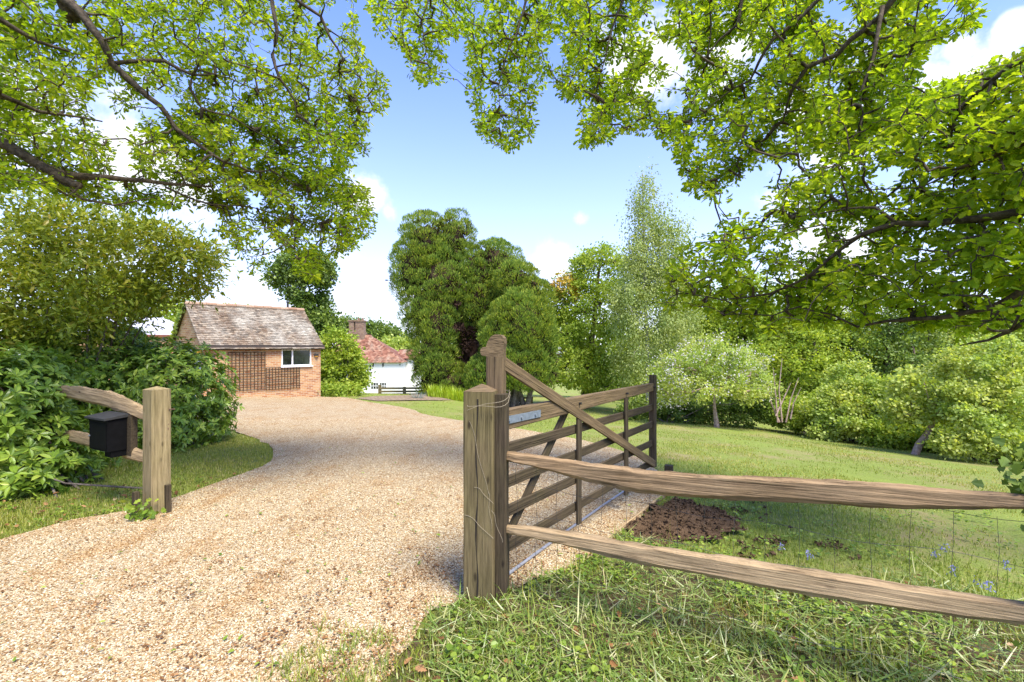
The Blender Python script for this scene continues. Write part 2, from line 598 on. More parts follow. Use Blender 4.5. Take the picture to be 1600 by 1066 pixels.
def m_brick(name, cols, mortar, sc=1.0):
    m, nt, out = newmat(name)
    t = nt.nodes.new('ShaderNodeTexCoord')
    sp = nt.nodes.new('ShaderNodeSeparateXYZ')
    nt.links.new(t.outputs['Object'], sp.inputs[0])
    ad = nd(nt, 'ShaderNodeMath', operation='ADD')
    nt.links.new(sp.outputs['X'], ad.inputs[0])
    nt.links.new(sp.outputs['Y'], ad.inputs[1])
    cb = nt.nodes.new('ShaderNodeCombineXYZ')
    nt.links.new(ad.outputs[0], cb.inputs['X'])
    nt.links.new(sp.outputs['Z'], cb.inputs['Y'])
    b = nt.nodes.new('ShaderNodeTexBrick')
    nt.links.new(cb.outputs[0], b.inputs['Vector'])
    b.inputs['Scale'].default_value = 1.0
    b.inputs['Brick Width'].default_value = .225 * sc
    b.inputs['Row Height'].default_value = .075 * sc
    b.inputs['Mortar Size'].default_value = .007 * sc
    b.inputs['Mortar Smooth'].default_value = .2
    b.inputs['Bias'].default_value = 0.0
    b.inputs['Color1'].default_value = (0, 0, 0, 1)
    b.inputs['Color2'].default_value = (1, 1, 1, 1)
    b.inputs['Mortar'].default_value = (.5, .5, .5, 1)
    n1 = noise_(nt, t.outputs['Object'], 1.3, 4, .6)
    f = mixc(nt, .35, b.outputs['Color'], n1)
    c = ramp_(nt, f, [(.0, cols[0]), (.35, cols[1]), (.6, cols[2]), (1, cols[3])])
    n2 = noise_(nt, t.outputs['Object'], 40, 3, .6)
    c = mixc(nt, .35, c, ramp_(nt, n2, [(.3, (.35, .35, .35)), (.7, (1, 1, 1))]), 'MULTIPLY')
    c = mixc(nt, b.outputs['Fac'], c, mortar)
    inv = nd(nt, 'ShaderNodeInvert', Color=b.outputs['Fac'])
    finish(nt, out, c, .9, bump_(nt, inv.outputs[0], .6, .01), spec=.2)
    return m


M_brick = m_brick('garage_brick', [(.22, .085, .04), (.42, .19, .08), (.50, .265, .115), (.56, .38, .19)], (.50, .43, .31))
M_brick2 = m_brick('chimney_brick', [(.10, .06, .04), (.22, .12, .08), (.28, .17, .11), (.33, .24, .16)], (.3, .26, .2))


def m_tile(name, stops, lichen, lo, hi, nscale=1.1):
    """clay tiles: each tile its own tone, patches of pale lichen"""
    m, nt, out = newmat(name)
    g = nt.nodes.new('ShaderNodeNewGeometry')
    c = ramp_(nt, g.outputs['Random Per Island'], stops)
    v = objcoord(nt, (1.0, .55, .55))
    n1 = noise_(nt, v, nscale, 3, .55)
    n2 = noise_(nt, objcoord(nt), 13, 4, .7)
    f = mixc(nt, .42, n1, n2)
    f = ramp_(nt, f, [(lo, (0, 0, 0)), (hi, (1, 1, 1))])
    f = mixc(nt, 1.0, f, ramp_(nt, g.outputs['Random Per Island'], [(0, (.55, .55, .55)), (1, (1, 1, 1))]), 'MULTIPLY')
    c = mixc(nt, f, c, lichen)
    n3 = noise_(nt, objcoord(nt), 22, 4, .7)
    finish(nt, out, c, .9, bump_(nt, n3, .4, .01), spec=.2)
    return m


M_tile = m_tile('lichened_tile', [(0, (.08, .058, .038)), (.5, (.15, .10, .062)), (1, (.24, .18, .115))], (.40, .38, .31), .40, .66)
M_tile2 = m_tile('red_tile', [(0, (.13, .055, .035)), (.5, (.24, .105, .065)), (1, (.34, .19, .12))], (.38, .32, .23), .52, .68)
M_slate = m_tile('pale_slate', [(0, (.42, .42, .47)), (1, (.58, .58, .63))], (.65, .63, .66), .5, .8)


def m_gravel():
    m, nt, out = newmat('gravel_bed')
    t = nt.nodes.new('ShaderNodeTexCoord')
    v = t.outputs['Object']
    vo = nd(nt, 'ShaderNodeTexVoronoi', Scale=88.0)
    nt.links.new(v, vo.inputs['Vector'])
    vo2 = nd(nt, 'ShaderNodeTexVoronoi', Scale=150.0)
    nt.links.new(v, vo2.inputs['Vector'])
    sp = nt.nodes.new('ShaderNodeSeparateColor')
    nt.links.new(vo.outputs['Color'], sp.inputs[0])
    c = ramp_(nt, sp.outputs[0], [(0, (0.103, 0.056, 0.028)), (.12, (0.257, 0.144, 0.052)), (.3, (0.355, 0.240, 0.104)), (.5, (0.443, 0.343, 0.189)), (.75, (0.515, 0.429, 0.269)), (1, (0.638, 0.563, 0.397))])
    n1 = noise_(nt, objcoord(nt, (1.6, .7, 1)), 1.5, 6, .72)
    f = ramp_(nt, n1, [(.48, (0, 0, 0)), (.70, (1, 1, 1))])
    c = mixc(nt, mixc(nt, 1.0, f, (.72, .72, .72), 'MULTIPLY'), c, mixc(nt, 1.0, c, (.80, .60, .38), 'MULTIPLY'))
    cr = ramp_(nt, vo.outputs['Distance'], [(.35, (1, 1, 1)), (.75, (.45, .40, .34))])
    c = mixc(nt, .8, c, cr, 'MULTIPLY')
    h = mixc(nt, .3, vo.outputs['Distance'], vo2.outputs['Distance'])
    iv = nd(nt, 'ShaderNodeInvert', Color=h)
    finish(nt, out, c, .85, bump_(nt, iv.outputs[0], .8, .012), spec=.25)
    return m


def m_stone():
    m, nt, out = newmat('gravel_stone')
    g = nt.nodes.new('ShaderNodeNewGeometry')
    c = ramp_(nt, g.outputs['Random Per Island'], [(0, (0.103, 0.051, 0.024)), (.10, (0.267, 0.144, 0.048)), (.28, (0.370, 0.246, 0.104)), (.5, (0.463, 0.353, 0.194)), (.75, (0.546, 0.450, 0.279)), (1, (0.721, 0.645, 0.464))])
    n1 = noise_(nt, objcoord(nt, (1.6, .7, 1)), 1.5, 6, .72)
    f = ramp_(nt, n1, [(.48, (0, 0, 0)), (.70, (1, 1, 1))])
    c = mixc(nt, mixc(nt, 1.0, f, (.72, .72, .72), 'MULTIPLY'), c, mixc(nt, 1.0, c, (.80, .60, .38), 'MULTIPLY'))
    finish(nt, out, c, .8, None, spec=.25)
    return m


def m_ground():
    m, nt, out = newmat('turf_soil')
    v = objcoord(nt)
    n1 = noise_(nt, v, .55, 6, .65)
    n2 = noise_(nt, v, 9.0, 5, .7)
    n3 = noise_(nt, v, 60.0, 3, .7)
    f = mixc(nt, .4, n1, n2)
    c = ramp_(nt, f, [(.34, (.30, .22, .13)), (.42, (.27, .25, .09)), (.52, (.20, .25, .05)), (.68, (.25, .30, .06))])
    c = mixc(nt, .6, c, ramp_(nt, n3, [(.3, (.5, .5, .5)), (.7, (1.15, 1.15, 1.15))]), 'MULTIPLY')
    finish(nt, out, c, .95, bump_(nt, n3, .8, .03), spec=.1)
    return m


def m_soil():
    m, nt, out = newmat('dark_soil')
    v = objcoord(nt)
    n1 = noise_(nt, v, 14, 6, .7)
    n2 = noise_(nt, v, 90, 3, .7)
    c = ramp_(nt, mixc(nt, .5, n1, n2), [(.35, (.06, .037, .020)), (.6, (.15, .095, .053)), (.75, (.27, .18, .11))])
    finish(nt, out, c, .95, bump_(nt, mixc(nt, .5, n1, n2), 1.0, .03), spec=.1)
    return m


M_gravel, M_stone, M_ground, M_soil = m_gravel(), m_stone(), m_ground(), m_soil()
M_earth = flat_mat('bare_earth', (.20, .15, .10), .95, .5, 9, 0, .1, .6)

# ------------------------------------------------------------------ leaf templates (x along the leaf, z its face)
_h = [(.10, .035), (.20, .13), (.28, .085), (.40, .23), (.49, .13), (.61, .285), (.71, .17), (.83, .225), (.94, .12)]


def _leafz(x, y):
    return .35 * abs(y) - .18 * x * x


OAK_V = [(0, 0, 0), (.35, 0, _leafz(.35, 0)), (.7, 0, _leafz(.7, 0)), (1, 0, _leafz(1, 0))] + [(x, y, _leafz(x, y)) for x, y in _h] + [(x, -y, _leafz(x, y)) for x, y in _h]
OAK_F = [tuple([0, 1, 2, 3] + [4 + k for k in range(8, -1, -1)]), tuple([3, 2, 1, 0] + [13 + k for k in range(9)])]
OVAL_V = [(0, 0, 0), (.5, 0, -.04), (1, 0, -.16), (.3, .17, .05), (.7, .15, .0), (.3, -.17, .05), (.7, -.15, .0)]
OVAL_F = [(0, 1, 2, 4, 3), (2, 1, 0, 5, 6)]
DIA_V = [(0, 0, 0), (.5, .34, .07), (1, 0, -.06), (.5, -.34, .07)]
DIA_F = [(0, 3, 2, 1)]
ROUND_V = [(0, 0, 0), (.25, .36, .05), (.7, .36, .03), (1, 0, -.1), (.7, -.36, .03), (.25, -.36, .05)]
ROUND_F = [(0, 3, 2, 1), (0, 5, 4, 3)]
SPRAY_V = [(0, 0, 0), (.30, .16, .03), (.55, .10, 0), (.62, .26, .02), (1, 0, -.02), (.62, -.26, .02), (.55, -.10, 0), (.30, -.16, .03)]
SPRAY_F = [(0, 1, 2, 3, 4), (4, 5, 6, 7, 0)]
IVY_V = [(0, 0, 0), (.15, .38, .03), (.45, .25, .03), (.55, .45, .0), (1, 0, -.1), (.55, -.45, 0), (.45, -.25, .03), (.15, -.38, .03)]
IVY_F = [(0, 4, 3, 2, 1), (0, 7, 6, 5, 4)]


def rsphere(n):
    v = RNG.normal(size=(n, 3))
    return v / np.linalg.norm(v, axis=1, keepdims=True)


def shell_points(lobes, nclump, thick=.35, low=-0.75):
    """clump centres near the skin of a crown made of overlapping ellipsoids, with the outward direction; none deep inside"""
    lobes = np.asarray(lobes, dtype=float)
    wgt = (lobes[:, 3] * lobes[:, 4] + lobes[:, 3] * lobes[:, 5] + lobes[:, 4] * lobes[:, 5])
    wgt /= wgt.sum()
    out, dirs = [], []
    need = nclump
    for _ in range(12):
        k = RNG.choice(len(lobes), size=need * 2, p=wgt)
        d = rsphere(need * 2)
        rr = 1 - thick * RNG.random(need * 2) ** 1.5
        p = lobes[k, :3] + d * lobes[k, 3:6] * rr[:, None]
        q = ((p[:, None, :] - lobes[None, :, :3]) / lobes[None, :, 3:6])
        dist = np.sqrt((q ** 2).sum(2))
        dist[np.arange(len(p)), k] = 9
        ok = (dist.min(1) > .72) & (d[:, 2] > low)
        out.append(p[ok])
        dd = d / lobes[k, 3:6]
        dd /= np.linalg.norm(dd, axis=1, keepdims=True)
        dirs.append(dd[ok])
        need = nclump - sum(len(o) for o in out)
        if need <= 0:
            break
    return np.concatenate(out)[:nclump], np.concatenate(dirs)[:nclump]


def crown(nm, lobes, nclump, per, crad, tv, tf, size, thick=.35, upb=.35, outb=.6, droop=0.0, low=-.75, squash=.7, axis_out=.6):
    pc, dc = shell_points(lobes, nclump, thick, low)
    n = len(pc)
    cr = crad * (.55 + .9 * RNG.random(n))
    idx = np.repeat(np.arange(n), per)
    off = RNG.normal(size=(len(idx), 3)) * .5
    off[:, 2] *= squash
    pos = pc[idx] + off * cr[idx][:, None]
    pos[:, 2] -= droop * np.abs(RNG.normal(size=len(idx))) * cr[idx]
    ax = rsphere(len(idx)) + axis_out * (dc[idx] + off)
    if droop:
        ax[:, 2] -= droop
    nr = outb * dc[idx] + np.array([0, 0, upb]) + .75 * rsphere(len(idx))
    nm.inst(tv, tf, pos, ax, nr, size * (.65 + .7 * RNG.random(len(idx))))
    return pc, dc


def branching(nm, base, targets, r0, rmin=.012, sides=6, wob=.06, bf=.25, extra_nodes=None):
    """trunk and limbs: joins every target to the growing tree, thicker where more hangs on it"""
    pts = [np.asarray(b, dtype=float) for b in base]
    par = list(range(-1, len(pts) - 1))
    T = np.asarray(targets, dtype=float)
    n = len(T)
    path = [0.0] * len(pts)
    cost = np.full(n, 1e9)
    who = np.zeros(n, dtype=int)
    for i, p in enumerate(pts):
        c = np.linalg.norm(T - p, axis=1) + bf * path[i] + (5 if i < len(pts) // 3 else 0)
        m = c < cost
        cost[m], who[m] = c[m], i
    done = np.zeros(n, dtype=bool)
    for _ in range(n):
        cc = np.where(done, 1e9, cost)
        j = int(cc.argmin())
        done[j] = True
        a = who[j]
        A, B = pts[a], T[j]
        L = np.linalg.norm(B - A)
        last = a
        if L > .5:
            for f in (.35, .7):
                q = A + (B - A) * f + RNG.normal(size=3) * L * wob
                pts.append(q)
                par.append(last)
                path.append(path[last] + L * .35)
                last = len(pts) - 1
        pts.append(B)
        par.append(last)
        path.append(path[last] + L * (.3 if L > .5 else 1))
        for i in range(len(pts) - (3 if L > .5 else 1), len(pts)):
            c = np.linalg.norm(T - pts[i], axis=1) + bf * path[i]
            m = c < cost
            cost[m], who[m] = c[m], i
    cnt = np.ones(len(pts))
    for i in range(len(pts) - 1, 0, -1):
        if par[i] >= 0:
            cnt[par[i]] += cnt[i]
    rad = np.maximum(rmin, r0 * np.sqrt(cnt / cnt[0]))
    if len(base) > 6:
        for i in range(len(base)):
            rad[i] = r0 * (1 - .9 * i / len(base))
    for i in range(1, len(pts)):
        a = par[i]
        if a < 0:
            continue
        ra = rad[i] if a >= len(base) or i >= len(base) else rad[a]
        nm.tube([pts[a], pts[i]], [min(rad[a], rad[i] * 1.25) if i >= len(base) else rad[a], rad[i]], sides, cap=False)


def px_lobes(lst):
    """(px, py, depth, rx px, ry px[, rdepth m]) -> ellipsoids in metres"""
    out = []
    for l in lst:
        px, py, d, rx, ry = l[:5]
        c = P(px, py, d)
        a, b = rx / FPX * d, ry / FPX * d
        out.append((c.x, c.y, c.z, a, l[5] if len(l) > 5 else (a + b) * .5, b))
    return out


# ================================================================== SETTING: ground, drive
def graded(lo, hi, fine, n):
    s = np.linspace(-1, 1, n)
    k = 3.6
    g = np.sinh(k * s) / math.sinh(k)
    return np.where(g < 0, -lo * g, hi * g)


gx = graded(-260, 260, 0, 330)
gy = graded(-60, 420, 0, 330) + 4.0
X, Y = np.meshgrid(gx, gy)
Z = gz(X, Y)
near = np.exp(-((X / 14) ** 2 + ((Y - 8) / 14) ** 2))
Z = Z + near * (.018 * (vnoise(X, Y, 1.7, 3) - .5) + .012 * (vnoise(X, Y, 4.1, 4) - .5))
nm = NM()
nyy, nxx = X.shape
ii = (np.arange(nyy - 1)[:, None] * nxx + np.arange(nxx - 1)[None, :]).ravel()
quads = np.stack([ii, ii + 1, ii + nxx + 1, ii + nxx], 1)
nm.add(np.stack([X.ravel(), Y.ravel(), Z.ravel()], 1), quads.ravel(), np.arange(len(quads)) * 4)
struct(nm.build('ground', M_ground, smooth=True))

DRIVE_PX = [(-420, 1075), (-150, 900), (0, 850), (60, 829), (110, 815), (190, 803), (262, 786), (330, 760), (395, 737), (428, 719), (430, 707), (412, 692), (382, 680), (345, 668), (300, 658), (250, 652),
            (255, 630), (300, 622), (352, 620), (430, 619.5), (500, 620), (530, 620.5), (553, 624), (575, 629), (610, 634), (645, 640), (660, 648), (700, 655), (760, 664), (830, 674), (900, 687), (955, 700), (1000, 718), (1030, 742), (1050, 769),
            (975, 834), (905, 885), (850, 905), (800, 928), (730, 936), (690, 950), (655, 985), (625, 1030), (605, 1066), (580, 1150), (560, 1400)]
DRIVE = [tuple(G(a, b)[:2]) for a, b in DRIVE_PX] + [(-1.2, -2.0), (-9, -2.0), (-9.5, 1.2)]


def smooth_poly(poly, it=2):
    p = np.asarray(poly)
    for _ in range(it):
        q = np.roll(p, -1, axis=0)
        p = np.stack([.75 * p + .25 * q, .25 * p + .75 * q], 1).reshape(-1, 2)
    return p


DRIVE_S = smooth_poly(DRIVE, 1)
edge_pts = []
for i in range(len(DRIVE_S)):
    a, b = DRIVE_S[i], DRIVE_S[(i + 1) % len(DRIVE_S)]
    k = max(1, int(np.linalg.norm(b - a) / .25))
    for j in range(k):
        q = a + (b - a) * j / k
        w = .035
        edge_pts.append((q[0] + w * (random.random() - .5) * 2, q[1] + w * (random.random() - .5) * 2))
DRIVE_E = np.array(edge_pts)


def sheet(poly, step, lift, name, mat, bumpf=None):
    poly = [tuple(p) for p in poly]
    pa = np.array(poly)
    x0, y0 = pa.min(0)
    x1, y1 = pa.max(0)
    xs, ys = np.meshgrid(np.arange(x0, x1, step), np.arange(y0, y1, step))
    xs = xs.ravel() + RNG.uniform(-.2, .2, xs.size) * step
    ys = ys.ravel() + RNG.uniform(-.2, .2, ys.size) * step
    k = inside(poly, xs, ys)
    pts = [Vector(p) for p in poly] + [Vector((a, b)) for a, b in zip(xs[k], ys[k])]
    r = delaunay_2d_cdt(pts, [], [list(range(len(poly)))], 1, 1e-5)
    v = np.array([tuple(p) for p in r[0]])
    z = gz(v[:, 0], v[:, 1]) + lift
    if bumpf is not None:
        z = z + bumpf(v[:, 0], v[:, 1])
    m = NM()
    m.faces(np.c_[v, z], [f for f in r[2]])
    return m.build(name, mat, smooth=True)


drive = struct(sheet(DRIVE_E, .33, .022, 'driveway', M_gravel))


def polar(n, r0, r1, a0=-62, a1=62):
    th = np.radians(RNG.uniform(a0, a1, n))
    r = r0 * (r1 / r0) ** RNG.random(n)
    return r * np.sin(th), r * np.cos(th)


# loose stones on the drive
ST_V = np.array([(1, 0, 0), (-1, 0, 0), (0, 1, 0), (0, -1, 0), (0, 0, 1), (0, 0, -1), ]) * .5
ST_F = [(0, 2, 4), (2, 1, 4), (1, 3, 4), (3, 0, 4)]
x, y = polar(340000, 1.7, 15, -60, 50)
k = inside(DRIVE_E, x, y)
x, y = x[k], y[k]
n = len(x)
r_ = np.hypot(x, y)
nm = NM()
sz = .0085 * (.6 + .9 * RNG.random(n) ** 1.6) * (1 + .06 * np.maximum(r_ - 3, 0))
nm.inst(ST_V, ST_F, np.c_[x, y, gz(x, y) + .022 + sz * .12], np.c_[rsphere(n)[:, :2], RNG.normal(size=n) * .25], np.c_[RNG.normal(size=(n, 2)) * .35, np.ones(n)],
        np.c_[sz * (1 + .7 * RNG.random(n)), sz, sz * .75])
struct(nm.build('gravel', M_stone), 'stuff')

# brown catkin litter and stray green leaves on the drive
x, y = polar(42000, 1.7, 14, -60, 45)
k = inside(DRIVE_E, x, y) & (vnoise(x * 1.5, y * .7, 1.6, 8) * .35 + vnoise(x * 1.4, y * .8, 7.0, 9) * .65 > .57 + .10 * RNG.random(len(x)))
x, y = x[k], y[k]
n = len(x)
nm = NM()
nm.inst(DIA_V, DIA_F, np.c_[x, y, gz(x, y) + .034], np.c_[rsphere(n)[:, :2], np.zeros(n)], np.c_[RNG.normal(size=(n, 2)) * .4, np.ones(n)], .019 * (.4 + 1.1 * RNG.random(n)))
tx, ty = polar(170, 1.8, 9, -60, 30)
k = inside(DRIVE_E, tx, ty)
tx, ty = tx[k], ty[k]
m_ = 34
n = len(tx) * m_
ix = np.repeat(np.arange(len(tx)), m_)
ts_ = (.025 + .05 * RNG.random(len(tx)))[ix]
x = tx[ix] + RNG.normal(size=n) * ts_ * 1.3
y = ty[ix] + RNG.normal(size=n) * ts_ * .8
nm.inst(DIA_V, DIA_F, np.c_[x, y, gz(x, y) + .032 + .012 * RNG.random(n)], np.c_[rsphere(n)[:, :2], RNG.normal(size=n) * .3], np.c_[RNG.normal(size=(n, 2)) * .5, np.ones(n)], .014 * (.5 + RNG.random(n)))
struct(nm.build('leaf_litter', M_litter), 'stuff')
x, y = polar(420, 1.8, 10, -60, 30)
k = inside(DRIVE_E, x, y)
x, y = x[k], y[k]
n = len(x)
nm = NM()
nm.inst(OAK_V, OAK_F, np.c_[x, y, gz(x, y) + .042], np.c_[rsphere(n)[:, :2], np.zeros(n)], np.c_[RNG.normal(size=(n, 2)) * .3, np.ones(n)], .035 * (.6 + .8 * RNG.random(n)))
struct(nm.build('fallen_leaves', M_weed), 'stuff')

# ------------------------------------------------------------------ grass
BL_V = [(0, -.5, 0), (0, .5, 0), (.55, .36, .10), (.55, -.36, .10), (1, 0, .38)]
BL_F = [(0, 1, 2, 3), (3, 2, 4)]


def blades(nm, x, y, h, w, lean, zoff=0.0):
    n = len(x)
    th = RNG.uniform(0, 2 * math.pi, n)
    ax = np.c_[np.cos(th) * lean, np.sin(th) * lean, np.ones(n)]
    nr = -np.c_[np.cos(th), np.sin(th), -.2 * np.ones(n)]
    nm.inst(BL_V, BL_F, np.c_[x, y, gz(x, y) + zoff], ax, nr, np.c_[h, w, h])


SOIL_PX = [(968, 838), (1000, 815), (1030, 790), (1060, 784), (1100, 790), (1138, 806), (1160, 828), (1140, 845), (1090, 852), (1030, 850)]
SOIL = smooth_poly([tuple(G(a, b)[:2]) for a, b in SOIL_PX], 4)
_sc = SOIL.mean(0)
_sa = np.arctan2(SOIL[:, 1] - _sc[1], SOIL[:, 0] - _sc[0])
SOIL = _sc + (SOIL - _sc) * (1 + .10 * np.sin(_sa * 5 + 1) * np.sin(_sa * 2) + .09 * np.sin(_sa * 9 + 2) + .05 * np.sin(_sa * 17))[:, None]
BED = [tuple(G(a, b)[:2]) for a, b in [(556, 623.5), (585, 620.5), (640, 619), (690, 619), (735, 621), (730, 625), (690, 626.5), (640, 627), (590, 627.5)]]
GP = np.array(G(757, 938)[:2])


def grass_ok(x, y):
    return ~inside(DRIVE_E, x, y) & ~inside(SOIL, x, y) & ~inside(BED, x, y)


def near_zone(x, y):
    """the unmown strip outside and under the post and rail fence"""
    return (x * .47 + y * .88) < 3.35 + 1.1 * vnoise(x, y, .9, 41)


VERGE = [(-.32, 3.02), (.35, 3.35), (1.2, 3.75), (2.2, 3.3), (3.4, 2.6), (6, 1.2), (6, -2.5), (-1.6, -2.5), (-.9, 2.0)]
def m_verge():
    m, nt, out = newmat('verge_soil')
    v = objcoord(nt)
    n2 = noise_(nt, v, 5.0, 5, .7)
    n3 = noise_(nt, v, 45.0, 4, .7)
    c = ramp_(nt, mixc(nt, .5, n2, n3), [(.36, (.07, .045, .028)), (.5, (.13, .095, .045)), (.6, (.09, .115, .03)), (.75, (.26, .19, .11))])
    finish(nt, out, c, .95, bump_(nt, n3, 1.0, .03), spec=.1)
    return m
struct(sheet(smooth_poly(VERGE, 1), .2, .010, 'verge', m_verge()))
x, y = polar(120000, 3.4, 12, -60, -18)
k = grass_ok(x, y)
x, y = x[k], y[k]
nm = NM()
rr = np.hypot(x, y)
blades(nm, x, y, (.022 + .03 * RNG.random(len(x))), .006 * (1 + .1 * rr), .5 + .6 * RNG.random(len(x)))
x, y = polar(280000, 1.6, 30, -60, 62)
k = grass_ok(x, y) & (~near_zone(x, y)) & (vnoise(x, y, .55, 1) * .55 + vnoise(x, y, 2.2, 2) * .45 > .33 + .26 * RNG.random(len(x)))
x, y = x[k], y[k]
rr = np.hypot(x, y)
h = (.018 + .022 * RNG.random(len(x))) * (1 + .025 * rr)
blades(nm, x, y, h, .0045 * (1 + .16 * rr), .5 + .5 * RNG.random(len(x)))
struct(nm.build('lawn_grass', M_lawn), 'stuff')

x, y = polar(120000, 1.5, 7.5, -62, 62)
cl_ = vnoise(x, y, 3.0, 5)
k = grass_ok(x, y) & near_zone(x, y) & (cl_ * .6 + .4 * vnoise(x, y, 9.0, 15) > .30 + .24 * RNG.random(len(x)))
x, y, cl_ = x[k], y[k], cl_[k]
nm = NM()
blades(nm, x, y, (.03 + .06 * RNG.random(len(x)) ** 1.6) * (.5 + .8 * cl_), .0055 + .003 * RNG.random(len(x)), .5 + 1.6 * RNG.random(len(x)))
x, y = polar(60000, 3.6, 10, -60, -25)
k = grass_ok(x, y) & near_zone(x, y) & (vnoise(x, y, 1.6, 5) > .25 + .3 * RNG.random(len(x)))
x, y = x[k], y[k]
blades(nm, x, y, .03 + .05 * RNG.random(len(x)) ** 1.5, .008 + np.zeros(len(x)), .4 + 1.1 * RNG.random(len(x)))
x, y = polar(900, 1.7, 5, 0, 60)
k = grass_ok(x, y) & near_zone(x, y) & (vnoise(x, y, 2.0, 6) > .45)
x, y = x[k], y[k]
blades(nm, x, y, .14 + .14 * RNG.random(len(x)), .007 + np.zeros(len(x)), .5 + .9 * RNG.random(len(x)))
x, y = polar(70000, 1.5, 4.4, -42, 14)          # grass creeping onto the gravel by the post
dp = np.hypot((x + .05) * .75, y - 2.0)
k = (vnoise(x, y, 2.6, 12) * .5 + vnoise(x, y, 8.0, 13) * .5 > .02 + .62 * dp + .50 * RNG.random(len(x))) & inside(DRIVE_E, x, y)
x, y = x[k], y[k]
blades(nm, x, y, .025 + .06 * RNG.random(len(x)), .006 + np.zeros(len(x)), .8 + 1.4 * RNG.random(len(x)), .02)
struct(nm.build('rough_grass', M_grass), 'stuff')

x, y = polar(24000, 1.5, 6, -10, 62)             # mown stems lying about
k = (grass_ok(x, y) | (inside(DRIVE_E, x, y) & (np.hypot(x, y - 2.0) < .75 * RNG.random(len(x)) ** .5))) & near_zone(x, y)
x, y = x[k], y[k]
n = len(x)
nm = NM()
nm.inst(BL_V, BL_F, np.c_[x, y, gz(x, y) + .03 + .03 * RNG.random(n)], np.c_[rsphere(n)[:, :2], RNG.normal(size=n) * .22], np.c_[RNG.normal(size=(n, 2)) * .4, np.ones(n)],
        np.c_[.06 + .2 * RNG.random(n) ** 3, .005 + .005 * RNG.random(n) ** 2, .05 + np.zeros(n)])
struct(nm.build('mown_stems', M_straw), 'stuff')

# broad-leaved weeds in the rough strip and on the left verge
nm = NM()
for (cnt, a0, a1, r0, r1) in ((3000, -8, 62, 1.7, 6.2), (2200, 2, 62, 3.3, 9), (2600, -62, -33, 3.5, 8)):
    x, y = polar(cnt, r0, r1, a0, a1)
    k = grass_ok(x, y) & (near_zone(x, y) | (r0 > 3)) & (vnoise(x, y, 1.8, 7) > .42) if a1 > 0 else grass_ok(x, y) & (vnoise(x, y, 1.2, 7) > .45)
    x, y = x[k], y[k]
    m = 6
    n = len(x) * m
    ix = np.repeat(np.arange(len(x)), m)
    th = RNG.uniform(0, 6.283, n)
    sz = (.013 + .026 * RNG.random(len(x)) ** 2)[ix]
    nm.inst(ROUND_V, ROUND_F, np.c_[x[ix] + np.cos(th) * .02, y[ix] + np.sin(th) * .02, gz(x[ix], y[ix]) + .012 + .06 * RNG.random(n)], np.c_[np.cos(th), np.sin(th), .15 + .4 * RNG.random(n)],
            np.c_[RNG.normal(size=(n, 2)) * .3, np.ones(n)], sz * (.7 + .6 * RNG.random(n)))
struct(nm.build('ground_weeds', M_weed), 'stuff')

# dry brown leaves under the left hedge and through the grass
nm = NM()
x, y = polar(9000, 1.7, 8, -62, 62)
k = grass_ok(x, y) & ((x < -3.4) & (vnoise(x, y, 1.1, 3) > .30) | (near_zone(x, y) & (RNG.random(len(x)) < .13)))
x, y = x[k], y[k]
n = len(x)
nm.inst(OAK_V, OAK_F, np.c_[x, y, gz(x, y) + .025 + .03 * RNG.random(n)], np.c_[rsphere(n)[:, :2], RNG.normal(size=n) * .2], np.c_[RNG.normal(size=(n, 2)) * .5, np.ones(n)], .035 + .035 * RNG.random(n))
struct(nm.build('dead_leaves', M_litter), 'stuff')

# dug soil at the corner of the drive
struct(sheet(SOIL, .05, .02, 'soil_bed', M_soil, lambda a, b: .018 * np.clip(1.2 - (np.hypot(a - SOIL[:, 0].mean(), (b - SOIL[:, 1].mean())) / .75) ** 2, 0, 1) * (.5 + vnoise(a, b, 9, 1)) + .05 * (vnoise(a, b, 13, 2) - .5)))
x, y = RNG.uniform(SOIL[:, 0].min() - .3, SOIL[:, 0].max() + .6, 14000), RNG.uniform(SOIL[:, 1].min() - .25, SOIL[:, 1].max() + .35, 14000)
k = ~inside(DRIVE_E, x, y) & (inside(SOIL, x, y) | (vnoise(x, y, 3.5, 31) * .6 + vnoise(x, y, 11, 32) * .4 > .60 + .2 * RNG.random(len(x))))
x, y = x[k], y[k]
n = len(x)
nm = NM()
hh = .018 * np.clip(1.2 - (np.hypot(x - SOIL[:, 0].mean(), y - SOIL[:, 1].mean()) / .75) ** 2, 0, 1) * (.5 + vnoise(x, y, 9, 1)) + .05 * (vnoise(x, y, 13, 2) - .5)
hh = np.where(inside(SOIL, x, y), hh, 0)
sz = .008 + .034 * RNG.random(n) ** 5
nm.inst(np.r_[ST_V, ST_V[:0]], ST_F, np.c_[x, y, gz(x, y) + .02 + hh + sz * .1], rsphere(n), rsphere(n), np.c_[sz * (1 + .6 * RNG.random(n)), sz, sz])
struct(nm.build('soil_clods', M_soil), 'stuff')
struct(sheet(BED, .3, .03, 'flower_bed_soil', M_earth, lambda a, b: .07 * vnoise(a, b, 2, 1) - .02))

# ================================================================== GATEWAY
U = Vector((.88, -.475, 0)).normalized()              # along the fence, towards the right
NF = Vector((-U.y * -1, 0, 0)) if False else Vector((U.y, -U.x, 0))    # out of the fence, towards the road
NF = Vector((-.475, -.88, 0)).normalized()
R0 = Vector((0, 3.02, 0))


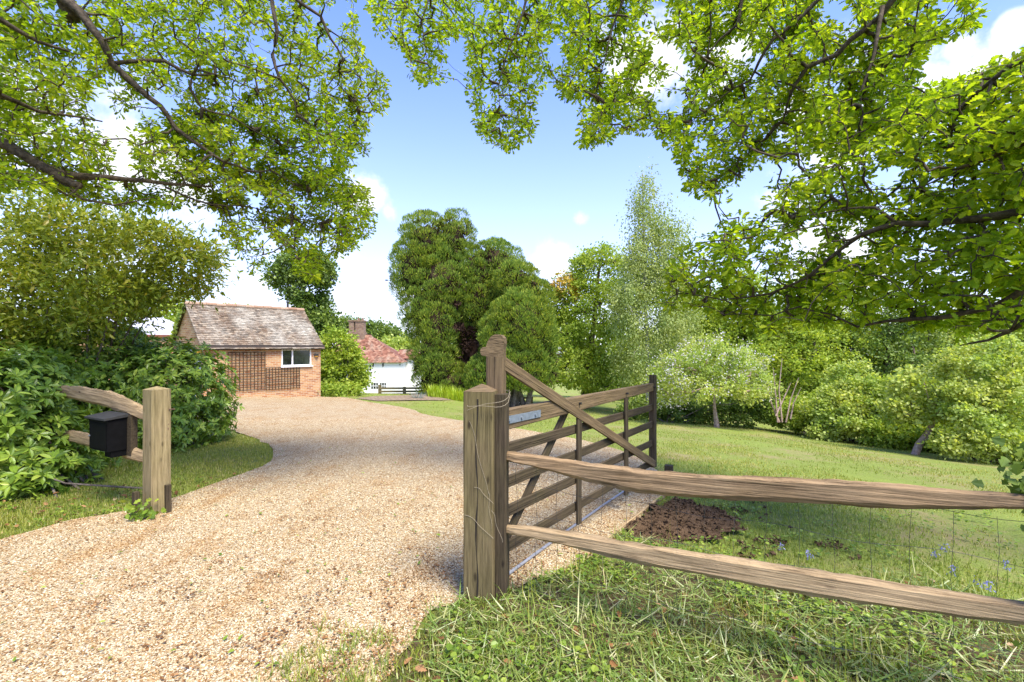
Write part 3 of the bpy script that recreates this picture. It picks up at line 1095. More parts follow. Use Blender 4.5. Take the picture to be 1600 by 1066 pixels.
def square_post(name, label, corner, u, w, d, ztop, zbase, mat, point=.03, group=None):
    """a sawn gatepost with a weathered four-way top; corner = its front right corner"""
    t = thing(name, label, 'gate post', (corner.x - u.x * w / 2, corner.y - u.y * w / 2, zbase), group)
    v = Vector((-u.y, u.x, 0))
    c = corner - u * (w / 2) + v * (d / 2)
    rough_beam('shaft', Vector((c.x, c.y, zbase - .3)), Vector((c.x, c.y, ztop)), w, d, mat, t, .003, 14, 1.0, .007, up=v)
    m = NM()
    a = [c + u * (w / 2 * sx) * .99 + v * (d / 2 * sy) * .99 for sx, sy in ((-1, -1), (1, -1), (1, 1), (-1, 1))]
    vs = [(q.x, q.y, ztop + .001) for q in a] + [(c.x, c.y, ztop + point)]
    m.faces(vs, [(0, 1, 4), (1, 2, 4), (2, 3, 4), (3, 0, 4)])
    m.build('weathered_top', M_gatetop if mat is M_post else mat, t)
    return t, c, v


up12 = Vector((math.cos(math.radians(11)), -math.sin(math.radians(11)), 0))
pc = P(770, 940, 2.985)
post_r, prc, prv = square_post('gate_post', 'thick square timber gatepost, cracked down the front, on the right of the gravel entrance', Vector((pc.x, pc.y, 0)), up12, .195, .20, 1.345, 0.0, M_post, .045)
m = NM()          # drying crack down the front face
q0 = prc - prv * (.1015) - up12 * .006
zz = np.linspace(.02, 1.3, 22)
for i in range(21):
    w0, w1 = .0035 + .002 * math.sin(i), .0035 + .002 * math.sin(i + 1)
    o0, o1 = .006 * math.sin(i * .7), .006 * math.sin((i + 1) * .7)
    a, b = q0 + up12 * o0, q0 + up12 * o1
    m.faces([(a.x - w0, a.y, zz[i]), (a.x + w0, a.y, zz[i]), (b.x + w1, b.y, zz[i + 1]), (b.x - w1, b.y, zz[i + 1])], [(0, 1, 2, 3)])
m.build('crack', flat_mat('crack_shadow', (.018, .013, .008), .95), post_r)
rough_beam('side_board', Vector((-.073, 3.085, -.2)), Vector((-.073, 3.085, 1.325)), .088, .115, M_gate, post_r, .006, 14, 1.0, .006, up=prv)
# wire loops round the right post
m = NM()
for k, zc in enumerate((1.30, 1.285)):
    pts = []
    for i in range(26):
        a = i / 25 * 2 * math.pi
        rx, ry = (.155, .13)
        q = Vector((-.165, 3.07, 0)) + up12 * (max(-.105, min(.15, rx * math.cos(a)))) + prv * (max(-.108, min(.108, ry * math.sin(a))))
        pts.append((q.x, q.y, zc + .05 * math.sin(a + k) + .012 * math.sin(3 * a)))
    m.tube(pts, .0012, 5, False)
for (x0_, z0_, x1_, z1_) in ((-.27, 1.16, -.15, .72), (-.15, .72, -.13, .50), (-.30, .56, -.12, .44), (-.24, .74, -.12, .66), (-.13, .6, -.06, .42)):
    pts = [(x0_ + (x1_ - x0_) * t + .006 * math.sin(t * 9), 2.985 - .22 * 0 - (x0_ + (x1_ - x0_) * t + .12) * .2 - .004, z0_ + (z1_ - z0_) * t + .015 * math.sin(t * 5)) for t in np.linspace(0, 1, 9)]
    m.tube(pts, .0010, 5, False)
tag(m.build('wire', flat_mat('rusty_wire', (.33, .27, .17), .6)), 'loose rusty wire looped round the cracked right-hand gatepost', 'wire')

# gate
GA = Vector((-.106, 3.17, 0))
GB = Vector((1.626, 5.47, 0))
GD = (GB - GA).normalized()
GN = Vector((GD.y, -GD.x, 0))               # towards the viewer's right
GL = (GB - GA).length


def gp(t, z, off=0.0):
    q = GA + GD * (GL * t) + GN * off
    return Vector((q.x, q.y, z))


gate = thing('field_gate', 'open weathered wooden five-bar field gate swung back onto the gravel', 'gate', GA)
rough_beam('hanging_stile', gp(0, .12), gp(0, 1.565), .115, .10, M_gatetop, gate, .003, 14, 1.0, .008, up=(-up12.y, up12.x, 0))
m = NM()                                     # rounded scroll head of the hanging stile
prof = [(-.0575, 0), (.0575, 0), (.0575, .05), (.064, .09), (.060, .125), (.042, .145), (.010, .150), (-.022, .138), (-.046, .105), (-.0575, .07), (-.064, .060), (-.082, .064), (-.095, .052), (-.099, .032), (-.091, .012), (-.075, .004), (-.062, .010)]
vs, nP = [], len(prof)
for s_ in (-.048, .048):
    for (a, z) in prof:
        q = gp(0, 1.565 + z) + Vector((-up12.y, up12.x, 0)) * s_ + up12 * a
        vs.append(tuple(q))
m.faces(vs, [tuple(range(nP)), tuple(range(2 * nP - 1, nP - 1, -1))] + [(i, i + nP, (i + 1) % nP + nP, (i + 1) % nP) for i in range(nP)])
hd = m.build('stile_head', M_gatetop, gate)
bm = bmesh.new()
bm.from_mesh(hd.data)
bmesh.ops.recalc_face_normals(bm, faces=bm.faces)
bm.to_mesh(hd.data)
bm.free()
rough_beam('top_rail', gp(.015, 1.135), gp(.99, 1.165), .075, .135, M_gatetop, gate, .003, 16, .66, .006)
for z0_, z1_ in ((.93, .93), (.70, .735), (.50, .52), (.255, .295)):
    rough_beam('bar', gp(.02, z0_), gp(.992, z1_), .024, .078, M_gate, gate, .003, 14, .9, .004)
rough_beam('closing_stile', gp(1.0, .24), gp(1.0, 1.30), .07, .075, M_gate, gate, .003, 10, .95, .006, up=GD)
rough_beam('brace', gp(.012, 1.52, .035), gp(.985, .285, .035), .024, .085, M_gatetop, gate, .003, 16, .95, .004, up=GN.cross(GD))
rough_beam('brace', gp(.335, 1.09, -.030), gp(.02, .20, -.030), .022, .072, M_gate, gate, .003, 10, 1, .004, up=GD)
rough_beam('upright', gp(.375, .13, .030), gp(.375, 1.09, .030), .022, .07, M_gate, gate, .003, 10, 1, .004, up=GD)
rough_beam('upright', gp(.715, .13, .030), gp(.715, 1.11, .030), .022, .07, M_gate, gate, .003, 10, 1, .004, up=GD)
m = NM()
ang = math.atan2(GD.y, GD.x)
Rz = np.array(Matrix.Rotation(ang, 3, 'Z'))
for sgn in (1, -1):
    m.box(tuple(gp(.085, 1.135, .0405 * sgn)), .46, .006, .052, Rz)
for tb in (.03, .08, .14):
    m.tube([gp(tb, 1.135, -.052), gp(tb, 1.135, .052)], .011, 8)
m.build('hinge_strap', M_metal, gate)
for zb, tb in ((1.165, .985), (1.15, .375), (1.155, .715)):
    m = NM()
    m.tube([gp(tb, zb, -.05), gp(tb, zb, .055)], .010, 8)
    m.build('bolt', M_lampm, gate)

# left post
ul = U.copy()
cl_p = P(232, 805, 5.03)
post_l, plc, plv = square_post('gate_post', 'pale square timber gatepost with a low pyramid top beside the black mailbox', Vector((cl_p.x, cl_p.y, 0)) + ul * .06, ul, .19, .19, 1.165, -.19, M_post2, .035)
stakes = thing('timber_stake', 'short brown timber stake at the foot of the pale left gatepost, hedge side', 'stake', tuple(P(212, 806, 4.98)), 'stakes at the left gatepost')
a = P(212, 806, 4.98)
rough_beam('stake_board', Vector((a.x, a.y, -.3)), Vector((a.x, a.y, .10)), .065, .05, M_gate, stakes, .003, 6, 1, .004, up=plv)
a = P(262.5, 800, 5.12)
stakes2 = thing('timber_stake', 'short brown timber stake at the foot of the pale left gatepost, gravel side', 'stake', tuple(a), 'stakes at the left gatepost')
rough_beam('stake_board', Vector((a.x, a.y, -.3)), Vector((a.x, a.y, .135)), .05, .05, M_gate, stakes2, .003, 6, 1, .004, up=plv)
m = NM()
a = P(262, 640, 5.15)
m.tube([a + Vector((-.05, .01, 0)), a + Vector((.0, 0, .003)), a + Vector((.085, -.01, .005))], .006, 6)
for i in range(4):
    pts = [a + Vector((.0 + .012 * math.sin(j * 2 + i), -.01 * math.cos(j * 3 + i), -.01 - .05 * j)) for j in range(5)]
    m.tube(pts, .006, 5)
tag(m.build('gate_latch', flat_mat('rusty_iron', (.13, .075, .05), .8)), 'rusty gate latch and chain on the side of the pale gatepost', 'latch')


def cleft_rail(name, pts, halfh, thick, mat, parent, seg=110):
    """a riven oak rail: uneven, tapered to its ends, slightly bowed. pts 3-D centres, halfh half heights at them"""
    p0, p1 = Vector(pts[0]), Vector(pts[-1])
    x = (p1 - p0)
    L = x.length
    x.normalize()
    z = Vector((0, 0, 1)) - x.z * x
    z.normalize()
    y = z.cross(x)
    ts = [(Vector(p) - p0).dot(x) for p in pts]
    zs = [(Vector(p) - p0).dot(z) for p in pts]
    vs, fs = [], []
    ring = [(-1, -.55), (-.55, -1), (.35, -1), (1, -.6), (1, .25), (.62, .9), (-.1, 1), (-.8, .75)]
    sd = random.random() * 90
    for i in range(seg + 1):
        s = L * i / seg
        zc = np.interp(s, ts, zs)
        hh = np.interp(s, ts, halfh)
        th = np.interp(s, [0, .12, L], [thick * .45, thick, thick])
        for k, (a, c) in enumerate(ring):
            nn = mnoise.noise(Vector((s * 2.2 + sd, k * 1.7, 0)))
            n2 = mnoise.noise(Vector((s * 9 + sd, k * 3.1, 5)))
            vs.append((s, a * th * (1 + .22 * nn), zc + c * hh * (1 + .16 * nn + .13 * n2 + .09 * mnoise.noise(Vector((s * 23 + sd, k * 5.3, 9))))))
    n = len(ring)
    for i in range(seg):
        for k in range(n):
            k2 = (k + 1) % n
            fs.append((i * n + k, (i + 1) * n + k, (i + 1) * n + k2, i * n + k2))
    fs.append(tuple(range(n)))
    fs.append(tuple(seg * n + k for k in range(n))[::-1])
    me = bpy.data.meshes.new(name)
    me.from_pydata(vs, [], fs)
    bm = bmesh.new()
    bm.from_mesh(me)
    bmesh.ops.recalc_face_normals(bm, faces=bm.faces)
    bm.to_mesh(me)
    bm.free()
    me.materials.append(mat)
    o = bpy.data.objects.new(name, me)
    COL.objects.link(o)
    o.parent = parent
    o.matrix_parent_inverse = Matrix.Translation(-Vector(parent.location))
    M = Matrix((x, y, z)).transposed().to_4x4()
    M.translation = p0
    o.matrix_basis = M
    return o


def fy(px):
    k_ = (px - 800) / FPX
    return 3.06 / (1 + .54 * k_)


fr = thing('rail_fence', 'weathered two-rail cleft oak fence with wire netting, right of the cracked gatepost', 'fence', (.02, 3.05, 0))
up_ = [(783, 711, 7), (830, 719, 9), (900, 733, 13.5), (1000, 751.5, 18.5), (1100, 759, 19), (1200, 764, 19), (1300, 769, 18.5), (1400, 774, 17.5), (1500, 779, 14), (1600, 782.5, 10), (1650, 784, 9)]
lo_ = [(783, 825, 6), (830, 831, 8), (900, 844, 11), (1000, 864, 14), (1100, 882, 16.5), (1200, 899, 18.5), (1300, 915, 19), (1400, 930, 18.5), (1500, 945, 17), (1600, 957, 15), (1650, 964, 13)]
for nme, lst in (('rail', up_), ('rail', lo_)):
    pts = [P(a, b, fy(a)) for a, b, c in lst]
    hh = [c / FPX * fy(a) for a, b, c in lst]
    cleft_rail(nme, pts, hh, .038, M_rail if lst is up_ else M_rail2, fr)
ep = P(1652, 800, fy(1652))
rough_beam('fence_post', Vector((ep.x, ep.y, -.3)), Vector((ep.x, ep.y, 1.1)), .12, .1, M_gate, fr, .004, 10, 1, .006, up=U)
m = NM()                                           # stock netting on the garden side of the rails
N0 = Vector((.03, 3.10, 0))
N1 = Vector((ep.x, ep.y + .04, 0))
nw = 17
for i in range(nw + 1):
    q = N0 + (N1 - N0) * (i / nw)
    pts = [(q.x + .008 * math.sin(j * 2.1 + i), q.y, z) for j, z in enumerate(np.linspace(.02, .92, 7))]
    m.tube(pts, .0011, 4, False)
for z in (.06, .20, .36, .54, .73, .92):
    pts = [tuple(N0 + (N1 - N0) * t + Vector((0, 0, z + .012 * math.sin(t * 23 + z * 9)))) for t in np.linspace(0, 1, 40)]
    m.tube(pts, .0011, 4, False)
m.build('wire_netting', M_wire, fr)
m = NM()                                           # chicken wire across the lower gate bars
for i in range(27):
    for j in range(14):
        t0 = .03 + .012 * i
        z0_ = .24 + .036 * j + (.018 if i % 2 else 0)
        a, b, c = gp(t0, z0_, -.052), gp(t0 + .008, z0_ + .010, -.052), gp(t0 + .012, z0_ + .018, -.052)
        m.tube([a, b], .0006, 3, False)
        m.tube([b, gp(t0 + .012, z0_ + .022, -.052)], .0006, 3, False)
        m.tube([b, gp(t0 + .012, z0_ - .004, -.052)], .0006, 3, False)
m.build('chicken_wire', M_wire, gate)

fl = thing('rail_fence', 'pale two-rail cleft oak fence running into the rhododendrons, left of the mailbox', 'fence', (-3.9, 5.15, -.1))


def fline(s, z):
    q = Vector((plc.x, plc.y, 0)) - U * s
    return Vector((q.x, q.y, z))


cleft_rail('rail', [fline(.06, .845), fline(.5, .93), fline(1.1, 1.0), fline(1.8, 1.03), fline(2.6, 1.05), fline(3.2, 1.03)], [.06, .085, .10, .09, .06, .035], .04, M_rail2, fl)
cleft_rail('rail', [fline(.06, .40), fline(.6, .42), fline(1.2, .47), fline(2.0, .47), fline(2.8, .45), fline(3.4, .43)], [.05, .075, .085, .075, .06, .04], .04, M_rail2, fl)

# mailbox on the left rails
mb = thing('mailbox', 'black metal mailbox with a sloping lid fixed to the left fence rails', 'mailbox', fline(.75, .40))


def boxpt(s, o, z):
    q = fline(s, z) + NF * o
    return q


def prism(nm, s0, s1, o0, o1, z0, z1, z0b=None, z1b=None):
    v = []
    for (o, za, zb) in ((o0, z0, z1), (o1, z0 if z0b is None else z0b, z1 if z1b is None else z1b)):
        for s in (s0, s1):
            v += [tuple(boxpt(s, o, za)), tuple(boxpt(s, o, zb))]
    nm.faces(v, [(0, 2, 3, 1), (4, 5, 7, 6), (0, 1, 5, 4), (2, 6, 7, 3), (1, 3, 7, 5), (0, 4, 6, 2)])


def fixn(o):
    bm = bmesh.new()
    bm.from_mesh(o.data)
    bmesh.ops.recalc_face_normals(bm, faces=bm.faces)
    bm.to_mesh(o.data)
    bm.free()
    return o


m = NM()
prism(m, .54, .97, .05, .23, .47, .835, None, .815)
fixn(m.build('box_body', M_black, mb))
m = NM()
prism(m, .52, 1.0, .03, .265, .838, .872, .818, .838)
fixn(m.build('lid', flat_mat('worn_black_lid', (.03, .03, .028), .7, .25, 18), mb))
m = NM()
prism(m, .56, .95, .231, .237, .495, .775)
dr_ = fixn(m.build('door', M_black, mb))
m = NM()
c = boxpt(.935, .237, .62)
m.tube([c, c + NF * .012], .009, 10)
m.build('lock', M_metal, dr_)
m = NM()
prism(m, .46, .56, .045, -.02, .40, .86)
fixn(m.build('mounting_board', M_gate, mb))
m = NM()
prism(m, .55, .70, .05, .19, .40, .469)
fixn(m.build('bracket', M_black, mb))

# drive edging, pole, stub post
ea, eb = G(1050, 769), G(905, 885)
e = thing('edging_board', 'thin pale timber edging board between the gravel and the dug soil', 'edging', ea)
rough_beam('board', ea + Vector((0, 0, .012)), eb + Vector((0, 0, .0)), .025, .09, M_rail2, e, .002, 12, 1, .003)
pa, pb = G(793, 907), G(986, 766)
m = NM()
m.tube([Vector((*(pa.lerp(pb, t))[:2], g1(*(pa.lerp(pb, t))[:2]) + .036)) for t in np.linspace(0, 1, 14)], .0115, 10)
tag(m.build('metal_pole', M_pipe, smooth=False), 'long slim grey metal pole lying on the gravel under the gate', 'pole')
sp_ = P(1045, 750, 5.75)
st = thing('stub_post', 'short square wooden stub post just beyond the end of the gate', 'post', (sp_.x, sp_.y, g1(sp_.x, sp_.y)))
rough_beam('shaft', Vector((sp_.x, sp_.y, -.4)), Vector((sp_.x, sp_.y, EYE - 187 / FPX * 5.75)), .09, .09, M_gate, st, .003, 6, 1, .005, up=U)

# ================================================================== BUILDINGS
# garage: local x along the front wall, y into the building, z up from the eaves line datum
TH = math.radians(50)
gF = P(318, 540, 18.2)
GAR = thing('brick_garage', 'small brick garage with a lichen-whitened tiled roof and a white-framed window', 'garage', (gF.x, gF.y, -1.0), None, TH)
EV = 2.60            # eaves above the datum (world z = 1.60)
LX, LY = 4.72, 3.75
RISE = 1.72


def wall_open(nm, x0, x1, z0, z1, y, holes, th=.22, out=-1):
    """a wall in the x-z plane at y with rectangular holes (x0,x1,z0,z1), real reveals"""
    xs = sorted({x0, x1, *[h[0] for h in holes], *[h[1] for h in holes]})
    zs = sorted({z0, z1, *[h[2] for h in holes], *[h[3] for h in holes]})
    for i in range(len(xs) - 1):
        for j in range(len(zs) - 1):
            cx, cz = (xs[i] + xs[i + 1]) / 2, (zs[j] + zs[j + 1]) / 2
            if any(h[0] < cx < h[1] and h[2] < cz < h[3] for h in holes):
                continue
            nm.faces([(xs[i], y, zs[j]), (xs[i + 1], y, zs[j]), (xs[i + 1], y, zs[j + 1]), (xs[i], y, zs[j + 1])], [(0, 1, 2, 3)])
    for h in holes:
        a, b, c, d = h
        for q in ([(a, c), (b, c)], [(b, c), (b, d)], [(b, d), (a, d)], [(a, d), (a, c)]):
            (p, r), (s_, t) = q
            nm.faces([(p, y, r), (s_, y, t), (s_, y + th, t), (p, y + th, r)], [(0, 1, 2, 3)])


def lx(px):        # local x on the front wall for a pixel column
    k_ = (px - 800) / FPX
    return (k_ * gF.y - gF.x) / (math.cos(TH) - k_ * math.sin(TH))


def lz(px, py):    # local height on the front wall for a pixel
    d = gF.y + math.sin(TH) * lx(px)
    return EYE + (HZ - py) / FPX * d + 1.0


LX = lx(501)
wx0, wx1, wz0, wz1 = lx(440), lx(486.5), lz(463, 572), lz(463, 545.5)
m = NM()
wall_open(m, 0, LX, -.8, EV, 0, [(wx0, wx1, wz0, wz1)])
# gable ends and back
gd0, gd1, gdz = .28, LY - .5, 2.52
m.faces([(0, 0, EV), (0, LY, EV), (0, LY / 2, EV + RISE)], [(0, 2, 1)])
m.faces([(0, 0, -.8), (0, gd0, -.8), (0, gd0, gdz), (0, 0, gdz)], [(0, 3, 2, 1)])
m.faces([(0, gd1, -.8), (0, LY, -.8), (0, LY, gdz), (0, gd1, gdz)], [(0, 3, 2, 1)])
m.faces([(0, 0, gdz), (0, LY, gdz), (0, LY, EV), (0, 0, EV)], [(0, 3, 2, 1)])
m.faces([(LX, 0, -.8), (LX, LY, -.8), (LX, LY, EV), (LX, LY / 2, EV + RISE), (LX, 0, EV)], [(0, 1, 2, 3, 4)])
m.faces([(0, LY, -.8), (LX, LY, -.8), (LX, LY, EV), (0, LY, EV)], [(0, 3, 2, 1)])
m.build('wall', M_brick, GAR)
m = NM()
m.box((.09, (gd0 + gd1) / 2, (gdz - .8) / 2), .05, gd1 - gd0, gdz + .8)
for k in range(9):
    m.box((.058, gd0 + (gd1 - gd0) * (k + .5) / 9, (gdz - .8) / 2), .014, (gd1 - gd0) / 9 - .03, gdz + .7)
m.build('garage_door', M_white, GAR)
# fascia under the eaves
m = NM()
m.box((LX / 2, -.14, EV - .02), LX + .24, .03, .15)
m.box((LX / 2, LY + .14, EV - .02), LX + .24, .03, .15)
m.build('fascia', flat_mat('dark_fascia', (.05, .038, .03), .7), GAR)


def tiled_plane(nm, o, ux, us, width, slope, tw, tg, jit=.006, thick=.014, clip=None):
    """courses of separate tiles from the eaves (o) up the slope us; ux along the eaves"""
    o, ux, us = Vector(o), Vector(ux).normalized(), Vector(us).normalized()
    nn = ux.cross(us).normalized()
    rows = int(slope / tg) + 1
    for r in range(rows):
        cols = int(width / tw) + 2
        sh = (tw / 2 if r % 2 else 0)
        for c in range(cols):
            a = c * tw - sh
            b = a + tw - .006
            a, b = max(a, 0), min(b, width)
            if b - a < .02:
                continue
            s0 = r * tg
            s1 = min(s0 + tg * 1.35, slope)
            if clip and not clip((a + b) / 2, s0):
                continue
            h0 = .030 + jit * random.random() * 1.5
            h1 = .012
            j = jit * (random.random() - .5) * 3
            sk = jit * (random.random() - .5)
            v = [o + ux * x_ + us * (s_ + (j if s_ == s0 else 0)) + nn * (h_ + (sk if x_ == a else -sk) + q) for q in (-thick, 0) for (x_, s_, h_) in ((a, s0, h0), (b, s0, h0), (b, s1, h1), (a, s1, h1))]
            nm.faces([tuple(t) for t in v], [(4, 5, 6, 7), (0, 1, 5, 4), (1, 2, 6, 5), (3, 0, 4, 7)])


ov = .16
sl = math.hypot(LY / 2, RISE)
us = Vector((0, LY / 2, RISE)).normalized()
m = NM()
for sy in (0, 1):       # roof boards
    y0, y1 = (-ov, LY / 2) if sy == 0 else (LY + ov, LY / 2)
    z0_ = EV - ov * RISE / (LY / 2) + .05
    a = [(-.10, y0, z0_), (LX + .10, y0, z0_), (LX + .10, y1, EV + RISE + .05), (-.10, y1, EV + RISE + .05)]
    m.faces(a + [(q[0], q[1], q[2] - .045) for q in a], [(0, 1, 2, 3), (4, 7, 6, 5), (0, 4, 5, 1), (1, 5, 6, 2), (3, 7, 4, 0)])
fixn(m.build('roof_deck', M_gate, GAR))
m = NM()
tiled_plane(m, (-.12, -ov - .03, EV - ov * RISE / (LY / 2) + .035), (1, 0, 0), us, LX + .24, sl + ov * 1.36, .165, .11, .009)
tiled_plane(m, (LX + .12, LY + ov + .03, EV - ov * RISE / (LY / 2) + .035), (-1, 0, 0), Vector((0, -LY / 2, RISE)), LX + .24, sl + ov * 1.36, .165, .16)
roof = m.build('roof', M_tile, GAR)
m = NM()
for k in range(13):
    x0_ = -.12 + (LX + .24) * k / 13
    x1_ = x0_ + (LX + .24) / 13 - .008
    pr = [(math.cos(a) * .125, math.sin(a) * .10) for a in np.linspace(-.2, math.pi + .2, 9)]
    vs = [(xx, LY / 2 + a, EV + RISE + .035 + b + .006 * (k % 3)) for xx in (x0_, x1_) for a, b in pr]
    m.faces(vs, [(i, i + 9, i + 10, i + 1) for i in range(8)] + [tuple(range(9)), tuple(range(17, 8, -1))])
fixn(m.build('ridge_tiles', m_tile('ridge_tile', [(0, (.25, .15, .09)), (1, (.40, .28, .19))], (.5, .45, .36), .5, .65), GAR))
m = NM()
xr = lx(439) + 1.15
m.tube([(xr, LY / 2, EV + RISE + .05), (xr, LY / 2, EV + RISE + .36)], .05, 10)
m.tube([(xr, LY / 2, EV + RISE + .36), (xr, LY / 2, EV + RISE + .42)], .075, 10)
m.build('vent_pipe', M_lampm, GAR)
# window
win = NM()
f = .055
mull = wx0 + (wx1 - wx0) * .36
for (a, b, c, d) in ((wx0, wx1, wz0, wz0 + f), (wx0, wx1, wz1 - f, wz1), (wx0, wx0 + f, wz0 + f, wz1 - f), (wx1 - f, wx1, wz0 + f, wz1 - f), (mull - f / 2, mull + f / 2, wz0 + f, wz1 - f)):
    win.box(((a + b) / 2, .045, (c + d) / 2), b - a, .07, d - c)
win_o = win.build('window', M_white, GAR)
m = NM()
m.box(((wx0 + wx1) / 2, -.025, wz0 - .02), wx1 - wx0 + .1, .10, .045)
m.build('sill', M_white, win_o)
for (a, b) in ((wx0 + f, mull - f / 2), (mull + f / 2, wx1 - f)):
    m = NM()
    m.faces([(a, .05, wz0 + f), (b, .05, wz0 + f), (b, .05, wz1 - f), (a, .05, wz1 - f)], [(0, 1, 2, 3)])
    m.build('pane', M_glass, win_o)


def to_world(p):
    return Matrix.Translation(GAR.location) @ Matrix.Rotation(TH, 4, 'Z') @ Vector(p)


def trellis(label, x0, x1, z0, z1, n, mrows):
    w_ = to_world((x0, -.03, z0))
    t = thing('trellis', label, 'trellis', w_, 'trellis panels on the garage wall', TH)
    m = NM()
    Wd, Hd = x1 - x0, z1 - z0
    for i in range(n + 1):
        m.box((Wd * i / n, 0, Hd / 2), .024, .010, Hd)
    m.build('uprights', M_trel, t)
    m = NM()
    for j in range(mrows + 1):
        m.box((Wd / 2, -.016, Hd * j / mrows), Wd + .03, .010, .024)
    m.build('crossbars', M_trel, t)


tx0, tx1, tx2 = lx(356), lx(414.5), lx(467.5)
trellis('tall dark square trellis panel fixed on the left part of the garage wall', tx0, tx1 - .02, lz(356, 612), lz(356, 551), 10, 14)
trellis('low dark square trellis panel on the garage wall under the white window', tx1 + .03, tx2, lz(440, 608), lz(440, 574), 11, 9)
for (px, py, lb, om) in ((331, 558, 'dark half-round wall lamp on the garage brickwork left of the tall trellis', M_lampm), (494, 556, 'dark wall lamp on the garage brickwork right of the window', M_orange)):
    xx, zz_ = lx(px), lz(px, py)
    w_ = to_world((xx, 0, zz_))
    t = thing('wall_lamp', lb, 'wall lamp', w_, None, TH)
    m = NM()
    m.box((0, -.015, 0), .20, .028, .12)
    pr = [(-.11 + .22 * i / 8, -.03 - .10 * math.sin(math.pi * i / 8)) for i in range(9)]
    vs = [(a, b, z) for z in (.0, .075) for a, b in pr]
    m.faces(vs, [(i, i + 1, i + 10, i + 9) for i in range(8)] + [tuple(range(8, -1, -1)), tuple(range(9, 18))])
    fixn(m.build('housing', M_lampm, t))
    m = NM()
    m.faces([(a * .85, b * .9, z) for z in (-.05, -.001) for a, b in pr], [(i, i + 1, i + 10, i + 9) for i in range(8)] + [tuple(range(8, -1, -1)), tuple(range(9, 18))])
    fixn(m.build('lamp_glass', om if om is M_orange else flat_mat('lamp_glass', (.45, .43, .38), .3), t))
w_ = to_world((-.02, .22, 2.35))
t = thing('wall_lamp', 'amber lantern on the garage corner above the white door', 'wall lamp', w_, None, TH)
m = NM()
m.box((-.09, 0, .0), .15, .20, .26)
m.build('lamp_glass', M_orange, t)
m = NM()
m.box((-.09, 0, .145), .20, .25, .03)
m.box((-.0, 0, .0), .03, .1, .1)
m.build('housing', M_lampm, t)

# outbuilding behind the garage on the left
ob = P(245, 520, 30)
OB = thing('outbuilding', 'brick outbuilding with a pale slate roof, left of the garage behind the shrubs', 'building', (ob.x - 1.5, ob.y, -.6), None, math.radians(12))
m = NM()
bw, bd, bh = 7.4, 5.0, EYE + 18 / FPX * 30 + .6
m.faces([(-5, 0, -1), (bw - 5, 0, -1), (bw - 5, bd, -1), (-5, bd, -1), (-5, 0, bh), (bw - 5, 0, bh), (bw - 5, bd, bh), (-5, bd, bh)], [(0, 1, 5, 4), (1, 2, 6, 5), (2, 3, 7, 6), (3, 0, 4, 7)])
m.build('wall', M_brick, OB)
m = NM()
tiled_plane(m, (-5.2, -.2, bh - .08), (1, 0, 0), Vector((0, 2.7, 1.25)), bw + .4, 3.0, .30, .22, .006, .010, lambda a, s: a < bw + .4 - s * .75)
m.faces([(bw - 4.8, -.2, bh), (bw - 4.8, bd + .2, bh), (bw - 7.0, bd / 2, bh + 1.2)], [(0, 1, 2)])
m.faces([(-5.2, bd + .2, bh), (bw - 4.8, bd + .2, bh), (bw - 7.0, bd / 2, bh + 1.2), (-5.2, bd / 2, bh + 1.2)], [(0, 1, 2, 3)])
m.build('roof', M_slate, OB)
m = NM()
m.box((bw / 2 - 5, -.19, bh - .1), bw + .4, .03, .14)
m.build('fascia', flat_mat('red_fascia', (.22, .07, .04), .7), OB)

# cottage down the slope
CD = 55.0
K = CD / FPX
cc = P(579, 566, CD)
COT = thing('cottage', 'white weatherboarded cottage with a red tiled hipped roof and brick chimney', 'cottage', (cc.x, cc.y, cc.z - 4.0), None, 0.0)


def cxz(px, py):
    return ((px - 579) * K, (HZ + 26 - py) * K + 4.0)


m = NM()
xl, xr_ = cxz(520, 566)[0], cxz(628, 566)[0]
ez = 4.0
cdp = 5.5
holes = []
wins = [(572, 581, 569.5, 580.5, 2), (579, 591.5, 597.5, 609, 3), (591.5 + 1.2, 604, 597.5, 609, 3)]
for a, b, c, d, _ in wins:
    (x0_, z1_), (x1_, z0_) = cxz(a, c), cxz(b, d)
    holes.append((x0_, x1_, z0_, z1_))
wall_open(m, xl, xr_, -1.5, ez, 0, holes, .12)
m.faces([(xr_, 0, -1.5), (xr_, cdp, -1.5), (xr_, cdp, ez), (xr_, 0, ez), (xl, cdp, ez), (xl, cdp, -1.5), (xl, 0, ez), (xl, 0, -1.5)], [(0, 1, 2, 3), (1, 5, 4, 2), (5, 7, 6, 4)])
x1w, zw = cxz(650, 561)
m.faces([(xr_ + .01, 2.0, -1.5), (x1w, 2.0, -1.5), (x1w, 2.0, zw), (xr_ + .01, 2.0, zw), (x1w, cdp, -1.5), (x1w, cdp, zw)], [(0, 1, 2, 3), (1, 4, 5, 2)])


def m_weather():
    mm, nt, out = newmat('white_weatherboard')
    t = nt.nodes.new('ShaderNodeTexCoord')
    wv = nd(nt, 'ShaderNodeTexWave', Scale=1.0, wave_profile='SAW', bands_direction='Z')
    mp = nd(nt, 'ShaderNodeMapping', Scale=(1, 1, 1.05))
    nt.links.new(t.outputs['Object'], mp.inputs[0])
    nt.links.new(mp.outputs[0], wv.inputs[0])
    n1 = noise_(nt, t.outputs['Object'], 1.2, 4, .6)
    c = ramp_(nt, n1, [(.3, (.76, .75, .71)), (.7, (.84, .83, .79))])
    finish(nt, out, c, .7, bump_(nt, wv.outputs['Fac'], .5, .03), spec=.3)
    return mm


